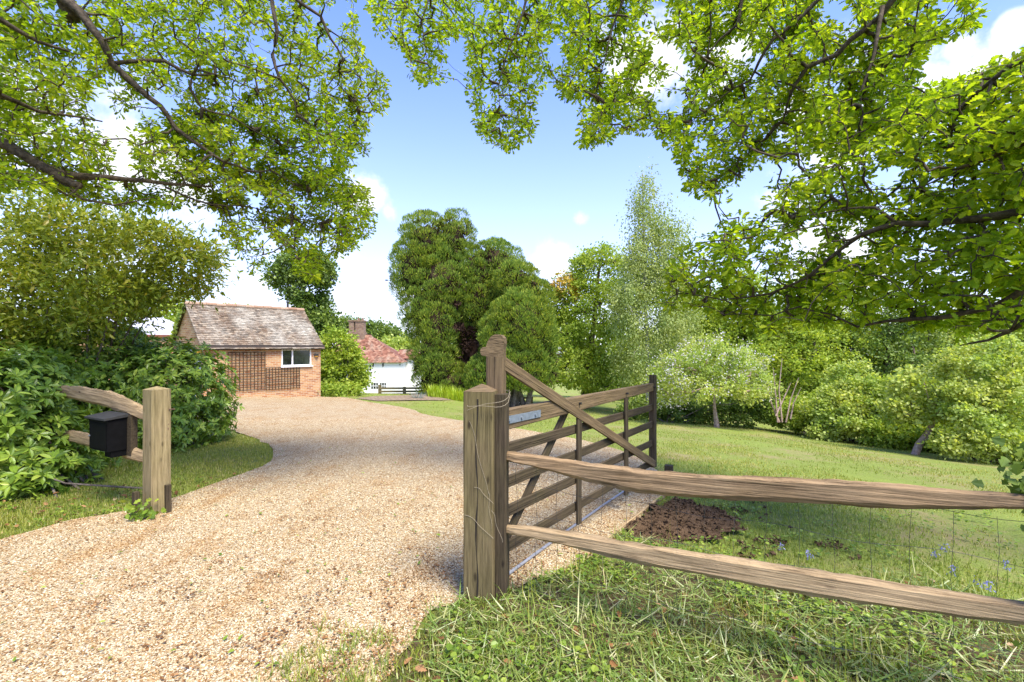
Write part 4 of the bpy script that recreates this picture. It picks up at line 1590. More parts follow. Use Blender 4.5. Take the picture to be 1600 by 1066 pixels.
cw = m.build('wall', m_weather(), COT)
for a, b, c, d, nbar in wins:
    (x0_, z1_), (x1_, z0_) = cxz(a, c), cxz(b, d)
    fm = NM()
    ff = .07
    for (p, q, r, s_) in ((x0_, x1_, z0_, z0_ + ff), (x0_, x1_, z1_ - ff, z1_), (x0_, x0_ + ff, z0_ + ff, z1_ - ff), (x1_ - ff, x1_, z0_ + ff, z1_ - ff), (x0_ + ff, x1_ - ff, (z0_ + z1_) / 2 - .03, (z0_ + z1_) / 2 + .03)):
        fm.box(((p + q) / 2, .03, (r + s_) / 2), q - p, .06, s_ - r)
    for k in range(1, nbar):
        xx = x0_ + (x1_ - x0_) * k / nbar
        fm.box((xx, .028, (z0_ + z1_) / 2), .05, .05, z1_ - z0_ - 2 * ff)
    fo = fm.build('window', M_white, COT)
    pm = NM()
    pm.faces([(x0_, .05, z0_), (x1_, .05, z0_), (x1_, .05, z1_), (x0_, .05, z1_)], [(0, 1, 2, 3)])
    pm.build('pane', M_glass, fo)
M_dtim = flat_mat('dark_timber', (.045, .035, .03), .8)
(xa, za) = cxz(571, 582)
m = NM()
m.box((xa + .3, -.06, za), 1.0, .10, .12)
m.build('window_ledge', M_dtim, COT)
for px in (583, 598.5):
    (xb, zb) = cxz(px, 567)
    m = NM()
    m.box((xb, -.04, zb - .25), .14, .08, .38)
    m.build('eaves_bracket', M_dtim, COT)
(xb, zb) = cxz(625, 570)
m = NM()
m.box((xb, .5, zb), .1, 1.2, .1)
m.build('eaves_beam', M_dtim, COT)
# roof: main hipped plane + hip end + wing roof
m = NM()
rh = 44 * K
ry = cdp / 2
slope_ = math.hypot(ry + .3, rh)
hipx = (576 - 800) / FPX * (CD + ry) - cc.x
wtot = xr_ + .3 - (xl - .3)


def hipclip(a, s):
    f_ = s / slope_
    return a < wtot - f_ * (xr_ + .3 - hipx)


tiled_plane(m, (xl - .3, -.3, ez - .05), (1, 0, 0), Vector((0, ry + .3, rh)), wtot, slope_, .26, .20, .012, .02, hipclip)
m.faces([(xr_ + .3, -.3, ez), (xr_ + .3, cdp + .3, ez), (hipx, ry, ez + rh)], [(0, 1, 2)])
m.faces([(xl - .3, cdp + .3, ez), (xl - .3, ry, ez + rh), (hipx, ry, ez + rh), (xr_ + .3, cdp + .3, ez)], [(0, 1, 2, 3)])
m.faces([(xl - .3, -.28, ez - .05), (xr_ + .28, -.28, ez - .05), (hipx, ry, ez + rh - .04), (xl - .3, ry, ez + rh - .04)], [(0, 1, 2, 3)])
wz = zw
tiled_plane(m, (cxz(612, 0)[0], 1.7, wz - .04), (1, 0, 0), Vector((0, 2.2, 15 * K)), x1w + .4 - cxz(612, 0)[0], math.hypot(2.2, 15 * K), .26, .20, .012, .02)
m.faces([(cxz(612, 0)[0], 1.7, wz - .07), (x1w + .4, 1.7, wz - .07), (x1w + .4, 3.9, wz + 15 * K - .04), (cxz(612, 0)[0], 3.9, wz + 15 * K - .04)], [(0, 1, 2, 3)])
rf = m.build('roof', M_tile2, COT)
m = NM()
chx, chz = (559 - 800) / FPX * (CD + ry) - cc.x, EYE + (HZ - 501) / FPX * (CD + ry) - (cc.z - 4.0)
for (dx, wd) in ((-.62, .62), (.35, 1.0)):
    m.box((chx + dx, ry, chz - 1.6), wd, .9, 3.2)
    m.box((chx + dx, ry, chz - .06), wd + .16, 1.06, .16)
m.box((chx, ry, chz - 2.6), 1.9, 1.1, 2.4)
ch = m.build('chimney', M_brick2, rf)
M_pot = flat_mat('pot_clay', (.2, .1, .06), .8)
for dx in (.1, .6):
    m = NM()
    m.tube([(chx + dx, ry, chz), (chx + dx, ry, chz + .3)], [.13, .10], 8)
    m.build('chimney_pot', M_pot, rf)

# ================================================================== SMALL FENCES FAR OFF
t = thing('garden_fence', 'low wooden post and rail fence in front of the white cottage', 'fence', G(594, 617))
fd = 29.0
for px in (593.5, 632, 668):
    a, b = P(px, 618, fd), P(px, 601.5 if px < 600 else 604.5, fd)
    rough_beam('fence_post', a, b, .19, .16, M_post2, t, .004, 5, 1, .006)
for r0_, r1_ in ((607, 606.5), (612, 611.5), (616.5, 616)):
    rough_beam('rail', P(593, r0_, fd - .1), P(670, r1_, fd - .1), .05, .12, M_post2, t, .004, 8, 1, .005)
t = thing('metal_hurdle', 'white metal hurdle fence sloping down the lawn behind the gate', 'fence', P(790, 640, 26))
hd_ = 26.0
m = NM()
for (a, b, c, d) in ((775, 611, 822, 629), (775, 621, 822, 631), (775, 636, 822, 638)):
    m.tube([P(a, b, hd_), P((a + c) / 2, (b + d) / 2 + .6, hd_), P(c, d, hd_)], .028, 6)
m.build('rails', M_white, t)
m = NM()
for k in range(10):
    px = 777 + k * 4.6
    m.tube([P(px, 621 + (px - 775) * .21, hd_), P(px - 1.0, 636 + (px - 775) * .04, hd_)], .018, 5)
m.build('spindles', M_white, t)
t = thing('post_fence', 'dark wooden post fence at the wood edge behind the gate', 'fence', P(830, 640, 28))
for px, a_, b_ in ((811, 640, 619), (831, 642, 620)):
    rough_beam('fence_post', P(px, a_, 27.5), P(px, b_, 27.5), .13, .12, M_post, t, .004, 4)
rough_beam('rail', P(795, 621, 27.6), P(833, 622.5, 27.6), .05, .10, M_gate, t, .004, 5)
rough_beam('rail', P(795, 631, 27.6), P(833, 632.5, 27.6), .05, .10, M_gate, t, .004, 5)

# overhead cable
m = NM()
m.tube([P(330, 447, 34), P(380, 437, 34), P(425, 420, 34)], .012, 4)
tag(m.build('overhead_cable', M_lampm), 'thin dark overhead cable running to the ivy-clad tree', 'cable')


# ================================================================== TREES AND SHRUBS
def tree(name, label, cat, px, d, lobes_px, mat, nclump, per, crad, size, tv=DIA_V, tf=DIA_F, trunk_r=.16, bark=None, base_row=None, group=None, stems=1, inner=True, base_px=None, extra=None, part='crown', trunk_top=None, **kw):
    bx = (px - 800) / FPX * d
    bz = g1(bx, d)
    lob = px_lobes(lobes_px)
    t = thing(name, label, cat, (bx, d, bz), group)
    nm = NM()
    pc_, dc_ = crown(nm, lob, nclump, per, crad, tv, tf, size, **kw)
    nm.build(part, mat, t)
    tr = NM()
    L = np.array(lob)
    if stems == 1:
        top = L[L[:, 2].argmax()]
        tipz = top[2] + .55 * top[5] if trunk_top is None else trunk_top
        base = []
        for f_ in np.linspace(0, 1, 8):
            base.append((bx + (top[0] - bx) * f_ ** 1.5 + .25 * trunk_r * math.sin(f_ * 7 + px), d + .2 * trunk_r * math.cos(f_ * 5), bz - .2 + (tipz - bz + .2) * f_))
        idx = RNG.choice(len(pc_), min(len(pc_), 70), replace=False)
        branching(tr, base, pc_[idx] - dc_[idx] * crad * .4, trunk_r, max(.008, trunk_r * .06), 7)
    else:
        for s_ in range(stems):
            i = RNG.integers(len(pc_))
            tgt = pc_[i]
            a = np.array([bx + RNG.normal() * .22, d + RNG.normal() * .22, bz - .1])
            mid = a + (tgt - a) * .5 + np.array([0, 0, .25 * abs(tgt[2] - a[2])]) + RNG.normal(size=3) * .12
            tr.tube([a, a * .4 + mid * .6 + RNG.normal(size=3) * .04, mid, tgt], [trunk_r, trunk_r * .8, trunk_r * .55, trunk_r * .2], 6, False)
    tr.build('trunk' if stems == 1 else 'stems', bark or M_bark2, t, True)
    if extra:
        extra(t, pc_, dc_)
    return t


# --- conifers beyond the drive
def cypress(name, label, px, d, lob_px, nclump, dead_px):
    bx = (px - 800) / FPX * d
    bz = g1(bx, d)
    t = thing(name, label, 'conifer', (bx, d, bz))
    nm = NM()
    lob = px_lobes(lob_px)
    pc_, dc_ = shell_points(lob, 5000, .10, -.9)
    keep = []
    for i in range(len(pc_)):                 # evenly spaced boughs, each a dense tuft
        if all(((pc_[i] - pc_[j]) ** 2).sum() > nclump ** 2 for j in keep):
            keep.append(i)
    pc_, dc_ = pc_[keep], dc_[keep]
    n = len(pc_)
    per = 260
    idx = np.repeat(np.arange(n), per)
    rr = nclump * (.62 + .45 * RNG.random(n))
    dirs = rsphere(len(idx)) + .55 * dc_[idx] + np.array([0, 0, .25])
    dirs /= np.linalg.norm(dirs, axis=1, keepdims=True)
    rad = .72 + .36 * RNG.random(len(idx))
    pos = pc_[idx] + dirs * (rr[idx] * rad)[:, None] * np.array([1, 1, .85])
    ax = dirs * .7 + .30 * rsphere(len(idx)) + np.array([0, 0, .75])
    nr = 1.0 * dirs + rsphere(len(idx)) * .45 + np.array([0, 0, .2])
    nm.inst(SPRAY_V, SPRAY_F, pos, ax, nr, (.125 * (.7 + .6 * RNG.random(len(idx))))[:, None] * np.array([1.25, .62, 1.0]))
    nm.build('foliage', M_cyp, t)
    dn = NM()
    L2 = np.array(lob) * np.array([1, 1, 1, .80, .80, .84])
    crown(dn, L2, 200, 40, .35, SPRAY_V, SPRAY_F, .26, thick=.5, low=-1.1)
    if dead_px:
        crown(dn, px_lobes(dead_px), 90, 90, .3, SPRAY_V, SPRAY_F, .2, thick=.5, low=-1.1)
    for l in lob + [(*q[:3], q[3] * .75, q[4] * .75, q[5] * .8) for q in (px_lobes(dead_px) if dead_px else [])]:                            # solid dark cores added to block light and sight through the crown
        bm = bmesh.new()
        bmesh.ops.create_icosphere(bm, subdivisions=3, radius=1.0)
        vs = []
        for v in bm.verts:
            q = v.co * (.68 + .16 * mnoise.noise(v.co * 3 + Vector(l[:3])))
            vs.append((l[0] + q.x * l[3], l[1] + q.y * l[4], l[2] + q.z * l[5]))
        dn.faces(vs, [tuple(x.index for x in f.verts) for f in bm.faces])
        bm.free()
    dn.build('dead_foliage_and_dark_core', M_dead, t)
    tr = NM()
    for s_ in range(5):
        tgt = np.array(lob[s_ % len(lob)][:3])
        a = np.array([bx + RNG.normal() * .3, d + RNG.normal() * .2, bz - .2])
        tr.tube([a, (a + tgt) / 2 + np.array([0, -.2, 0]), tgt], [.17, .12, .05], 7, False)
    tr.build('trunk', M_bark2, t, True)
    return t


cypress('cypress_tree', 'tall dense dark green conifer, tallest in the middle, with a brown hollow', 690, 28,
        [(668, 385, 28, 38, 46), (708, 380, 28.2, 28, 44), (646, 425, 28.0, 26, 54), (690, 440, 27.8, 38, 50), (662, 485, 27.8, 26, 50), (684, 510, 27.5, 28, 56), (674, 550, 27.6, 24, 50), (688, 580, 27.2, 30, 40), (706, 600, 27.0, 30, 22), (670, 597, 27.4, 18, 22),
         (772, 408, 28.6, 38, 25), (745, 428, 28.4, 30, 36), (748, 470, 28.5, 34, 44), (778, 462, 28.8, 28, 36), (745, 510, 28.7, 24, 26)], .50,
        [(716, 500, 28.6, 30, 80), (728, 575, 28.6, 36, 55), (736, 548, 28.7, 42, 60), (712, 440, 28.7, 24, 50)])
cypress('cypress_tree', 'rounded bright green conifer in front of the tall one, behind the gate head', 805, 26,
        [(806, 440, 26.8, 32, 24), (832, 470, 26.5, 26, 32), (815, 510, 25.9, 46, 54), (785, 530, 26.0, 30, 46), (845, 525, 26.3, 18, 44), (805, 570, 25.8, 48, 42), (765, 590, 25.8, 32, 30), (848, 575, 26.2, 14, 34)], .44, None)

# iris bed, silver plant
nm = NM()
c = G(690, 622)
n = 520
x = RNG.uniform(P(668, 0, c.y).x, P(740, 0, c.y).x, n)
y = c.y + RNG.uniform(-.5, .6, n)
th = RNG.uniform(0, 6.28, n)
nm.inst(BL_V, BL_F, np.c_[x, y, gz(x, y)], np.c_[np.cos(th) * .25, np.sin(th) * .25, np.ones(n)], np.c_[np.cos(th), np.sin(th), np.zeros(n)], np.c_[.55 + .3 * RNG.random(n), .055 + np.zeros(n), .4 + np.zeros(n)])
tag(nm.build('iris_clump', M_iris), 'clump of bright yellow-green sword leaves at the foot of the tall conifer', 'plant')
nm = NM()
c = G(653, 624)
n = 70
th = RNG.uniform(0, 6.28, n)
nm.inst(BL_V, BL_F, np.c_[c.x + np.cos(th) * .1, c.y + np.sin(th) * .1, np.full(n, c.z)], np.c_[np.cos(th) * 1.0, np.sin(th) * 1.0, .3 + .9 * RNG.random(n)], np.c_[-np.cos(th), -np.sin(th), np.ones(n)], np.c_[.3 + .3 * RNG.random(n), .025 + np.zeros(n), .15 + np.zeros(n)])
tag(nm.build('silver_plant', leaf_mat('silver_leaf', [(0, (.17, .24, .19)), (1, (.33, .38, .34))], .3, (1, 1, 1))), 'spiky silver-leaved plant in the bed by the low wooden fence', 'plant')

# --- trees behind buildings
tree('ivy_clad_tree', 'slim tree wrapped in dark ivy standing behind the garage roof', 'tree', 480, 31,
     [(470, 418, 31, 44, 26), (450, 436, 31, 28, 26), (495, 425, 31, 24, 30), (478, 455, 31, 30, 28), (488, 482, 31, 24, 24), (494, 510, 31, 26, 26), (508, 505, 30.5, 20, 18)], M_dark, 240, 70, .42, .16, IVY_V, IVY_F, .25)
tree('garden_shrub', 'broad yellow-green shrub between the garage and the cottage', 'shrub', 541, 25,
     [(528, 545, 25, 26, 28), (515, 570, 24.7, 20, 34), (543, 572, 25.2, 24, 32), (532, 595, 24.7, 34, 22), (556, 590, 25.4, 14, 24)], M_fresh, 170, 60, .35, .16, DIA_V, DIA_F, .06, None, None, None, 6)
tree('low_shrub', 'low bright green plants along the foot of the garage right corner', 'shrub', 520, 22.5, [(520, 612, 22.5, 20, 10), (545, 612, 23.5, 22, 10)], M_fresh, 50, 40, .22, .12, DIA_V, DIA_F, .02, None, None, None, 5)
tree('round_tree', 'dark rounded tree rising behind the cottage chimney', 'tree', 590, 95, [(585, 525, 95, 34, 20), (605, 535, 95, 28, 24), (565, 520, 95, 20, 14)], M_dark, 150, 60, 1.2, .5, DIA_V, DIA_F, .4)
tree('round_tree', 'light green tree beyond the cottage roof, beside the tall conifer', 'tree', 622, 75, [(612, 545, 75, 22, 14), (630, 550, 75, 26, 18)], M_pale, 110, 60, .9, .4, DIA_V, DIA_F, .3)
tree('round_tree', 'distant dark trees just left of the cottage chimney', 'tree', 527, 90, [(522, 512, 90, 24, 12), (545, 508, 92, 14, 9), (505, 510, 90, 16, 16)], M_dark, 110, 50, 1.0, .45, DIA_V, DIA_F, .4)
tree('round_tree', 'small pale tree tops peeping over the garage ridge', 'tree', 400, 60, [(330, 492, 60, 24, 10), (385, 490, 60, 30, 8), (430, 494, 60, 18, 7), (360, 486, 60, 14, 9)], M_pale, 90, 40, .5, .3, DIA_V, DIA_F, .2)
tree('round_tree', 'tree behind the pale slate roof on the left', 'tree', 220, 45, [(230, 480, 45, 60, 26), (290, 505, 45, 26, 22), (170, 470, 45, 60, 40)], M_fresh, 170, 50, .7, .3, DIA_V, DIA_F, .3)
nm = NM()
pts = []
for k in range(260):
    f_ = random.random()
    q = to_world((-.13 + .05 * random.random(), LY * (.52 + .44 * f_) + random.gauss(0, .07), EV + RISE * (1 - .9 * f_) + .12 + random.gauss(0, .10)))
    pts.append(tuple(q))
n = len(pts)
nm.inst(IVY_V, IVY_F, pts, rsphere(n), rsphere(n) * .7 + np.array([-.5, -.6, .4]), .13 * (.7 + .6 * RNG.random(n)))
tag(nm.build('climber', M_pale), 'pale green climbing plant along the garage gable edge', 'plant')

# --- woodland on the right
tree('maple_tree', 'fresh green tree with a bronze patch beside the rounded conifer', 'tree', 915, 31,
     [(900, 470, 31, 36, 46), (940, 430, 31, 46, 44), (925, 500, 30.5, 55, 50), (880, 530, 30.5, 36, 50), (950, 540, 30, 46, 50), (900, 580, 29.5, 55, 40), (955, 590, 29.5, 50, 34), (985, 450, 32, 36, 50)], M_fresh, 420, 70, .55, .175, DIA_V, DIA_F, .3, M_bark,
     extra=lambda t, p, d_: (lambda nm: (crown(nm, px_lobes([(884, 452, 30.4, 18, 26)]), 22, 45, .4, DIA_V, DIA_F, .2), nm.build('bronze_leaves', M_autumn, t)))(NM()))
tree('birch_tree', 'tall weeping birch with a white trunk, tallest tree on the right', 'tree', 1012, 26,
     [(1003, 285, 26, 15, 26), (1010, 325, 26, 34, 36), (1040, 365, 26, 40, 40), (1000, 400, 26, 34, 50), (1045, 420, 26, 44, 50), (985, 470, 25.7, 34, 60), (1025, 490, 25.6, 46, 60), (1060, 480, 26.2, 30, 56), (1000, 550, 25.6, 42, 50), (1045, 555, 25.6, 40, 44)], M_birch, 520, 75, .42, .115, DIA_V, DIA_F, .13, M_birchbark, droop=1.5, squash=1.6, upb=.1, thick=.7)
for (px, d, top, hw, mt, lb) in ((1085, 36, 450, 64, M_fresh, 'fresh green woodland tree directly behind the weeping birch'), (1160, 35, 430, 70, M_fresh, 'fresh green woodland tree above the blossoming apple tree'),
                                 (1235, 34, 440, 70, M_fresh, 'tall woodland tree behind the bare pale stems'), (1300, 35, 430, 70, M_fresh, 'leafy woodland tree with a thick trunk right of the bare stems'),
                                 (1385, 33, 450, 66, M_dark, 'dark evergreen woodland tree above the leaning trunk'), (1470, 36, 500, 62, M_pale, 'pale woodland tree glimpsed low under the oak bough'),
                                 (1550, 33, 480, 75, M_pale, 'pale green woodland tree behind the many-stemmed hazel'), (1660, 30, 430, 90, M_fresh, 'woodland tree at the right edge of the wood')):
    ry_ = 660 - top
    tree('woodland_tree', lb, 'tree', px, d, [(px, top + ry_ * .22, d, hw * .7, ry_ * .24), (px - hw * .5, top + ry_ * .42, d, hw * .55, ry_ * .24), (px + hw * .5, top + ry_ * .45, d, hw * .55, ry_ * .26), (px, top + ry_ * .55, d - 1, hw * .8, ry_ * .25), (px - hw * .4, top + ry_ * .8, d - 1, hw * .6, ry_ * .2), (px + hw * .45, top + ry_ * .8, d - 1, hw * .6, ry_ * .22)],
         mt, 300, 70, .62, .19, DIA_V, DIA_F, .28, M_bark, group='trees of the wood behind the lawn')
# a far band of wood closing the view under the crowns
nm = NM()
lob = []
for k in range(26):
    px = 840 + k * 42
    d = 46 + 4 * random.random()
    lob.append((px, 575 + random.uniform(-22, 14), d, 46, 60, 3))
crown(nm, px_lobes(lob), 900, 50, 1.0, DIA_V, DIA_F, .42)
struct(nm.build('far_wood', M_fresh), 'stuff')


def blossom(t, pc_, dc_):
    nm = NM()
    k = RNG.choice(len(pc_), 130)
    idx = np.repeat(k, 26)
    pos = pc_[idx] + RNG.normal(size=(len(idx), 3)) * .17 + dc_[idx] * .10
    nm.inst(ROUND_V, ROUND_F, pos, rsphere(len(idx)), dc_[idx] + .6 * rsphere(len(idx)), .06 * (.7 + .6 * RNG.random(len(idx))))
    nm.build('blossom', M_petal, t)


tree('apple_tree', 'spreading apple tree in pale blossom with a short leaning trunk on the lawn edge', 'tree', 1119, 20,
     [(1115, 562, 20, 54, 36), (1070, 585, 20, 50, 34), (1160, 585, 20, 46, 36), (1120, 605, 19.5, 72, 28), (1050, 612, 20, 32, 24), (1185, 605, 20.2, 30, 28)], M_pale, 290, 46, .30, .105, DIA_V, DIA_F, .13, M_barkp, extra=blossom, thick=.6, trunk_top=P(1119, 612, 20).z)
for (px, d, lob, mt, lb, st_) in (
        (1045, 21.5, [(1010, 645, 22.5, 40, 18), (1065, 645, 22, 44, 20), (1140, 645, 21.5, 44, 22), (1180, 635, 21.5, 30, 28)], M_dark, 'low dark green undergrowth behind the apple tree trunk', 8),
        (1262, 20.5, [(1255, 655, 20, 26, 28), (1230, 650, 20.5, 20, 24), (1290, 640, 21.5, 30, 30)], M_fresh, 'small fresh shrub beneath the bare pale stems', 6),
        (1335, 18.5, [(1335, 605, 19, 36, 34), (1315, 640, 18.5, 40, 36), (1365, 640, 18.5, 44, 34), (1340, 665, 18, 56, 24), (1300, 670, 18.5, 34, 18)], M_pale, 'light green bushy shrub left of the leaning trunk', 8),
        (1405, 17, [(1400, 640, 17.5, 44, 46), (1395, 680, 16.8, 40, 24), (1440, 655, 17.5, 34, 40)], M_fresh, 'bushy green shrub directly behind the leaning trunk', 7),
        (1480, 16.5, [(1480, 640, 17, 40, 50), (1500, 690, 16, 44, 24), (1465, 690, 16, 36, 22)], M_fresh, 'green shrub between the leaning trunk and the hazel', 7)):
    tree('wood_edge_shrub', lb, 'shrub', px, d, lob, mt, 150, 120, .30, .092, ROUND_V, ROUND_F, .035, M_bark2, group='shrubs along the wood edge', stems=st_, thick=.6)
# small leaning tree
lt = P(1428, 708, 14.6)
t = thing('leaning_tree', 'small tree with a pinkish trunk leaning right at the lawn edge', 'tree', (lt.x, lt.y, g1(lt.x, lt.y)))
nm = NM()
pc_, dc_ = crown(nm, px_lobes([(1450, 610, 14.8, 50, 36), (1420, 640, 14.8, 40, 26), (1480, 635, 15, 36, 30)]), 130, 44, .28, ROUND_V, ROUND_F, .10, thick=.6)
nm.build('crown', M_pale, t)
nm = NM()
base = [tuple(lt + Vector((0, 0, -.15))), tuple(P(1436, 694, 14.6)), tuple(P(1449, 678, 14.6)), tuple(P(1456, 664, 14.6)), tuple(P(1458, 648, 14.6))]
nm.tube(base, [.11, .095, .08, .07, .05], 8, False)
branching(nm, base[2:], pc_[:50], .05, .008, 5)
nm.build('trunk', M_barkp, t, True)
# many-stemmed hazel
tree('hazel_bush', 'large many-stemmed hazel bush with pale leaves at the right of the lawn', 'shrub', 1552, 13.4,
     [(1550, 600, 13.6, 66, 50), (1500, 640, 13.6, 44, 44), (1600, 640, 13.6, 50, 50), (1545, 560, 14, 50, 36), (1560, 665, 13.0, 70, 36), (1620, 590, 14, 46, 46), (1510, 580, 14, 40, 40), (1500, 700, 13.2, 40, 22), (1600, 700, 13.0, 50, 26)], M_pale, 300, 85, .24, .075, ROUND_V, ROUND_F, .028, M_bark2, stems=16, thick=.75)
# bare pale stems
bs = P(1222, 668, 19.5)
t = thing('bare_shrub', 'tall bare shrub of pale forked stems beside the apple tree', 'shrub', (bs.x, bs.y, g1(bs.x, bs.y)))
nm = NM()
for (a, b, c_) in (((1215, 660), (1212, 620), (1208, 575)), ((1222, 660), (1217, 610), (1222, 560)), ((1228, 660), (1235, 625), (1248, 590)), ((1218, 660), (1205, 630), (1200, 600)), ((1235, 655), (1240, 630), (1252, 605)), ((1212, 650), (1228, 615), (1236, 598))):
    nm.tube([P(*a, 19.5), P(*b, 19.5 + .2 * random.random()), P(*c_, 19.5)], [.035, .026, .010], 6, False)
nm.build('stems', M_barkp, t, True)

# --- rhododendron bank and hedge on the left


def shrub(name, label, px, d, lob_px, mat, nclump, per, crad, size, tv, tf, stems=9, **kw):
    return tree(name, label, 'shrub', px, d, lob_px, mat, nclump, per, crad, size, tv, tf, .024, M_bark2, None, None, stems, part='foliage', **kw)


def rosettes(name, label, px, d, lob_px, mat, nros, size, m=8):
    bx = (px - 800) / FPX * d
    t = thing(name, label, 'shrub', (bx, d, g1(bx, d)))
    lob = px_lobes(lob_px)
    pc_, dc_ = shell_points(lob, nros, .30, -.8)
    pc_ = pc_ + RNG.normal(size=pc_.shape) * .10
    n = len(pc_)
    idx = np.repeat(np.arange(n), m)
    axis = dc_ + np.array([0, 0, .5]) + .45 * rsphere(n)
    axis /= np.linalg.norm(axis, axis=1, keepdims=True)
    a1 = np.cross(axis, rsphere(n))
    a1 /= np.linalg.norm(a1, axis=1, keepdims=True)
    a2 = np.cross(axis, a1)
    th = np.tile(np.arange(m) * 2 * math.pi / m, n) + RNG.normal(size=n * m) * .25
    rad = np.cos(th)[:, None] * a1[idx] + np.sin(th)[:, None] * a2[idx]
    up = .15 + .55 * RNG.random(n * m)
    ax = rad + axis[idx] * up[:, None] - np.array([0, 0, .12])
    nr = axis[idx] - rad * up[:, None]
    nm = NM()
    nm.inst(OVAL_V, OVAL_F, pc_[idx] + rad * .01, ax, nr, size * (.7 + .6 * RNG.random(n * m)))
    nm.build('foliage', mat, t)
    tr = NM()
    for k in RNG.choice(n, min(n, 90), replace=False):
        tgt = pc_[k]
        a = np.array([bx + RNG.normal() * .5, d + RNG.normal() * .4, g1(bx, d) - .1])
        md = a * .45 + tgt * .55 + np.array([0, 0, -.15]) + RNG.normal(size=3) * .1
        tr.tube([a, md, tgt], [.016, .011, .005], 5, False)
    tr.build('stems', M_bark2, t, True)
    return t


rosettes('rhododendron', 'broad dark glossy rhododendron bank spilling towards the gravel behind the left gatepost', 250, 9.2,
         [(275, 610, 9.3, 70, 70, 1.3), (205, 600, 9.3, 80, 66, 1.4), (140, 590, 9.0, 84, 90, 1.4), (255, 660, 8.9, 76, 46, 1.1), (320, 655, 9.5, 32, 36, .7), (70, 600, 8.6, 70, 100, 1.2), (140, 540, 9.3, 60, 40, 1.2)], M_rhodo, 3400, .115)
rosettes('rhododendron', 'close pale-tipped rhododendron at the left edge over the fence rails', 20, 6.0,
         [(-30, 640, 6.0, 100, 90, .9), (40, 690, 6.1, 66, 60, .6), (-20, 720, 5.8, 80, 60, .7), (80, 715, 6.5, 40, 40, .4), (30, 610, 6.3, 50, 50, .5), (60, 735, 6.0, 60, 30, .5), (10, 755, 5.7, 60, 26, .5), (110, 735, 6.9, 30, 30, .4)], M_rhodo, 1700, .118)
shrub('tall_shrub', 'tall olive-green evergreen shrub towering over the rhododendrons on the left', 120, 8.4,
      [(60, 380, 8.2, 110, 90, 1.3), (170, 400, 8.4, 90, 76, 1.3), (250, 410, 8.6, 66, 60, 1.0), (305, 400, 8.8, 40, 40, .7), (120, 470, 8.2, 110, 66, 1.2), (190, 452, 8.5, 56, 40, .9), (20, 470, 7.9, 90, 90, 1.2), (-60, 400, 7.9, 100, 110, 1.2), (300, 440, 8.9, 34, 16, .5)],
      M_olive, 900, 30, .28, .10, OVAL_V, OVAL_F, 14, thick=.75, low=-1)
# weeds and ivy at the foot of the left post
nm = NM()
c = P(222, 800, 4.92)
n = 90
pos = np.array([c.x, c.y, g1(c.x, c.y)]) + np.c_[RNG.normal(size=n) * .07, RNG.normal(size=n) * .05, np.abs(RNG.normal(size=n)) * .11]
nm.inst(IVY_V, IVY_F, pos, rsphere(n), rsphere(n) * .6 + np.array([.1, -.8, .5]), .045 + .03 * RNG.random(n))
tag(nm.build('ivy_sprig', M_weed), 'small ivy sprig climbing the foot of the pale left gatepost', 'plant')
nm = NM()
n = 170
zz_ = np.r_[RNG.uniform(.0, 1.15, 90), RNG.uniform(1.0, 1.24, 80)]
pos = np.c_[ep.x + .03 + RNG.normal(size=n) * .05, ep.y + .06 + RNG.normal(size=n) * .04, zz_]
pos[90:, 0] -= .075
nm.inst(IVY_V, IVY_F, pos, rsphere(n) + np.array([-.4, -.3, -.6]), rsphere(n) * .5 + np.array([-.4, -.8, .3]), .028 + .03 * RNG.random(n))
tag(nm.build('ivy', M_dark), 'dark trailing ivy at the right end of the rail fence', 'plant')

# bluebells
for k, (px, py) in enumerate([(1228, 868), (1262, 878), (1480, 868), (1460, 875), (1500, 905), (1535, 927), (1545, 935), (1575, 905)]):
    c = G(px, py + 12)
    t = thing('bluebell', 'small nodding blue bluebell in the grass by the rail fence', 'flower', c, 'bluebells in the grass')
    nm = NM()
    tip = c + Vector((.03 * random.uniform(-1, 1), .02, .13 + .05 * random.random()))
    nm.tube([c, c.lerp(tip, .6), tip], .0025, 4, False)
    nm.build('stalk', M_weed, t)
    nm = NM()
    n = 16
    pos = np.array(tip) + np.c_[RNG.normal(size=(n, 2)) * .012, -RNG.random(n) * .06]
    nm.inst(OVAL_V, OVAL_F, pos, rsphere(n) * .7 + np.array([0, 0, -.6]), rsphere(n), .022)
    nm.build('bells', M_bluebell, t)


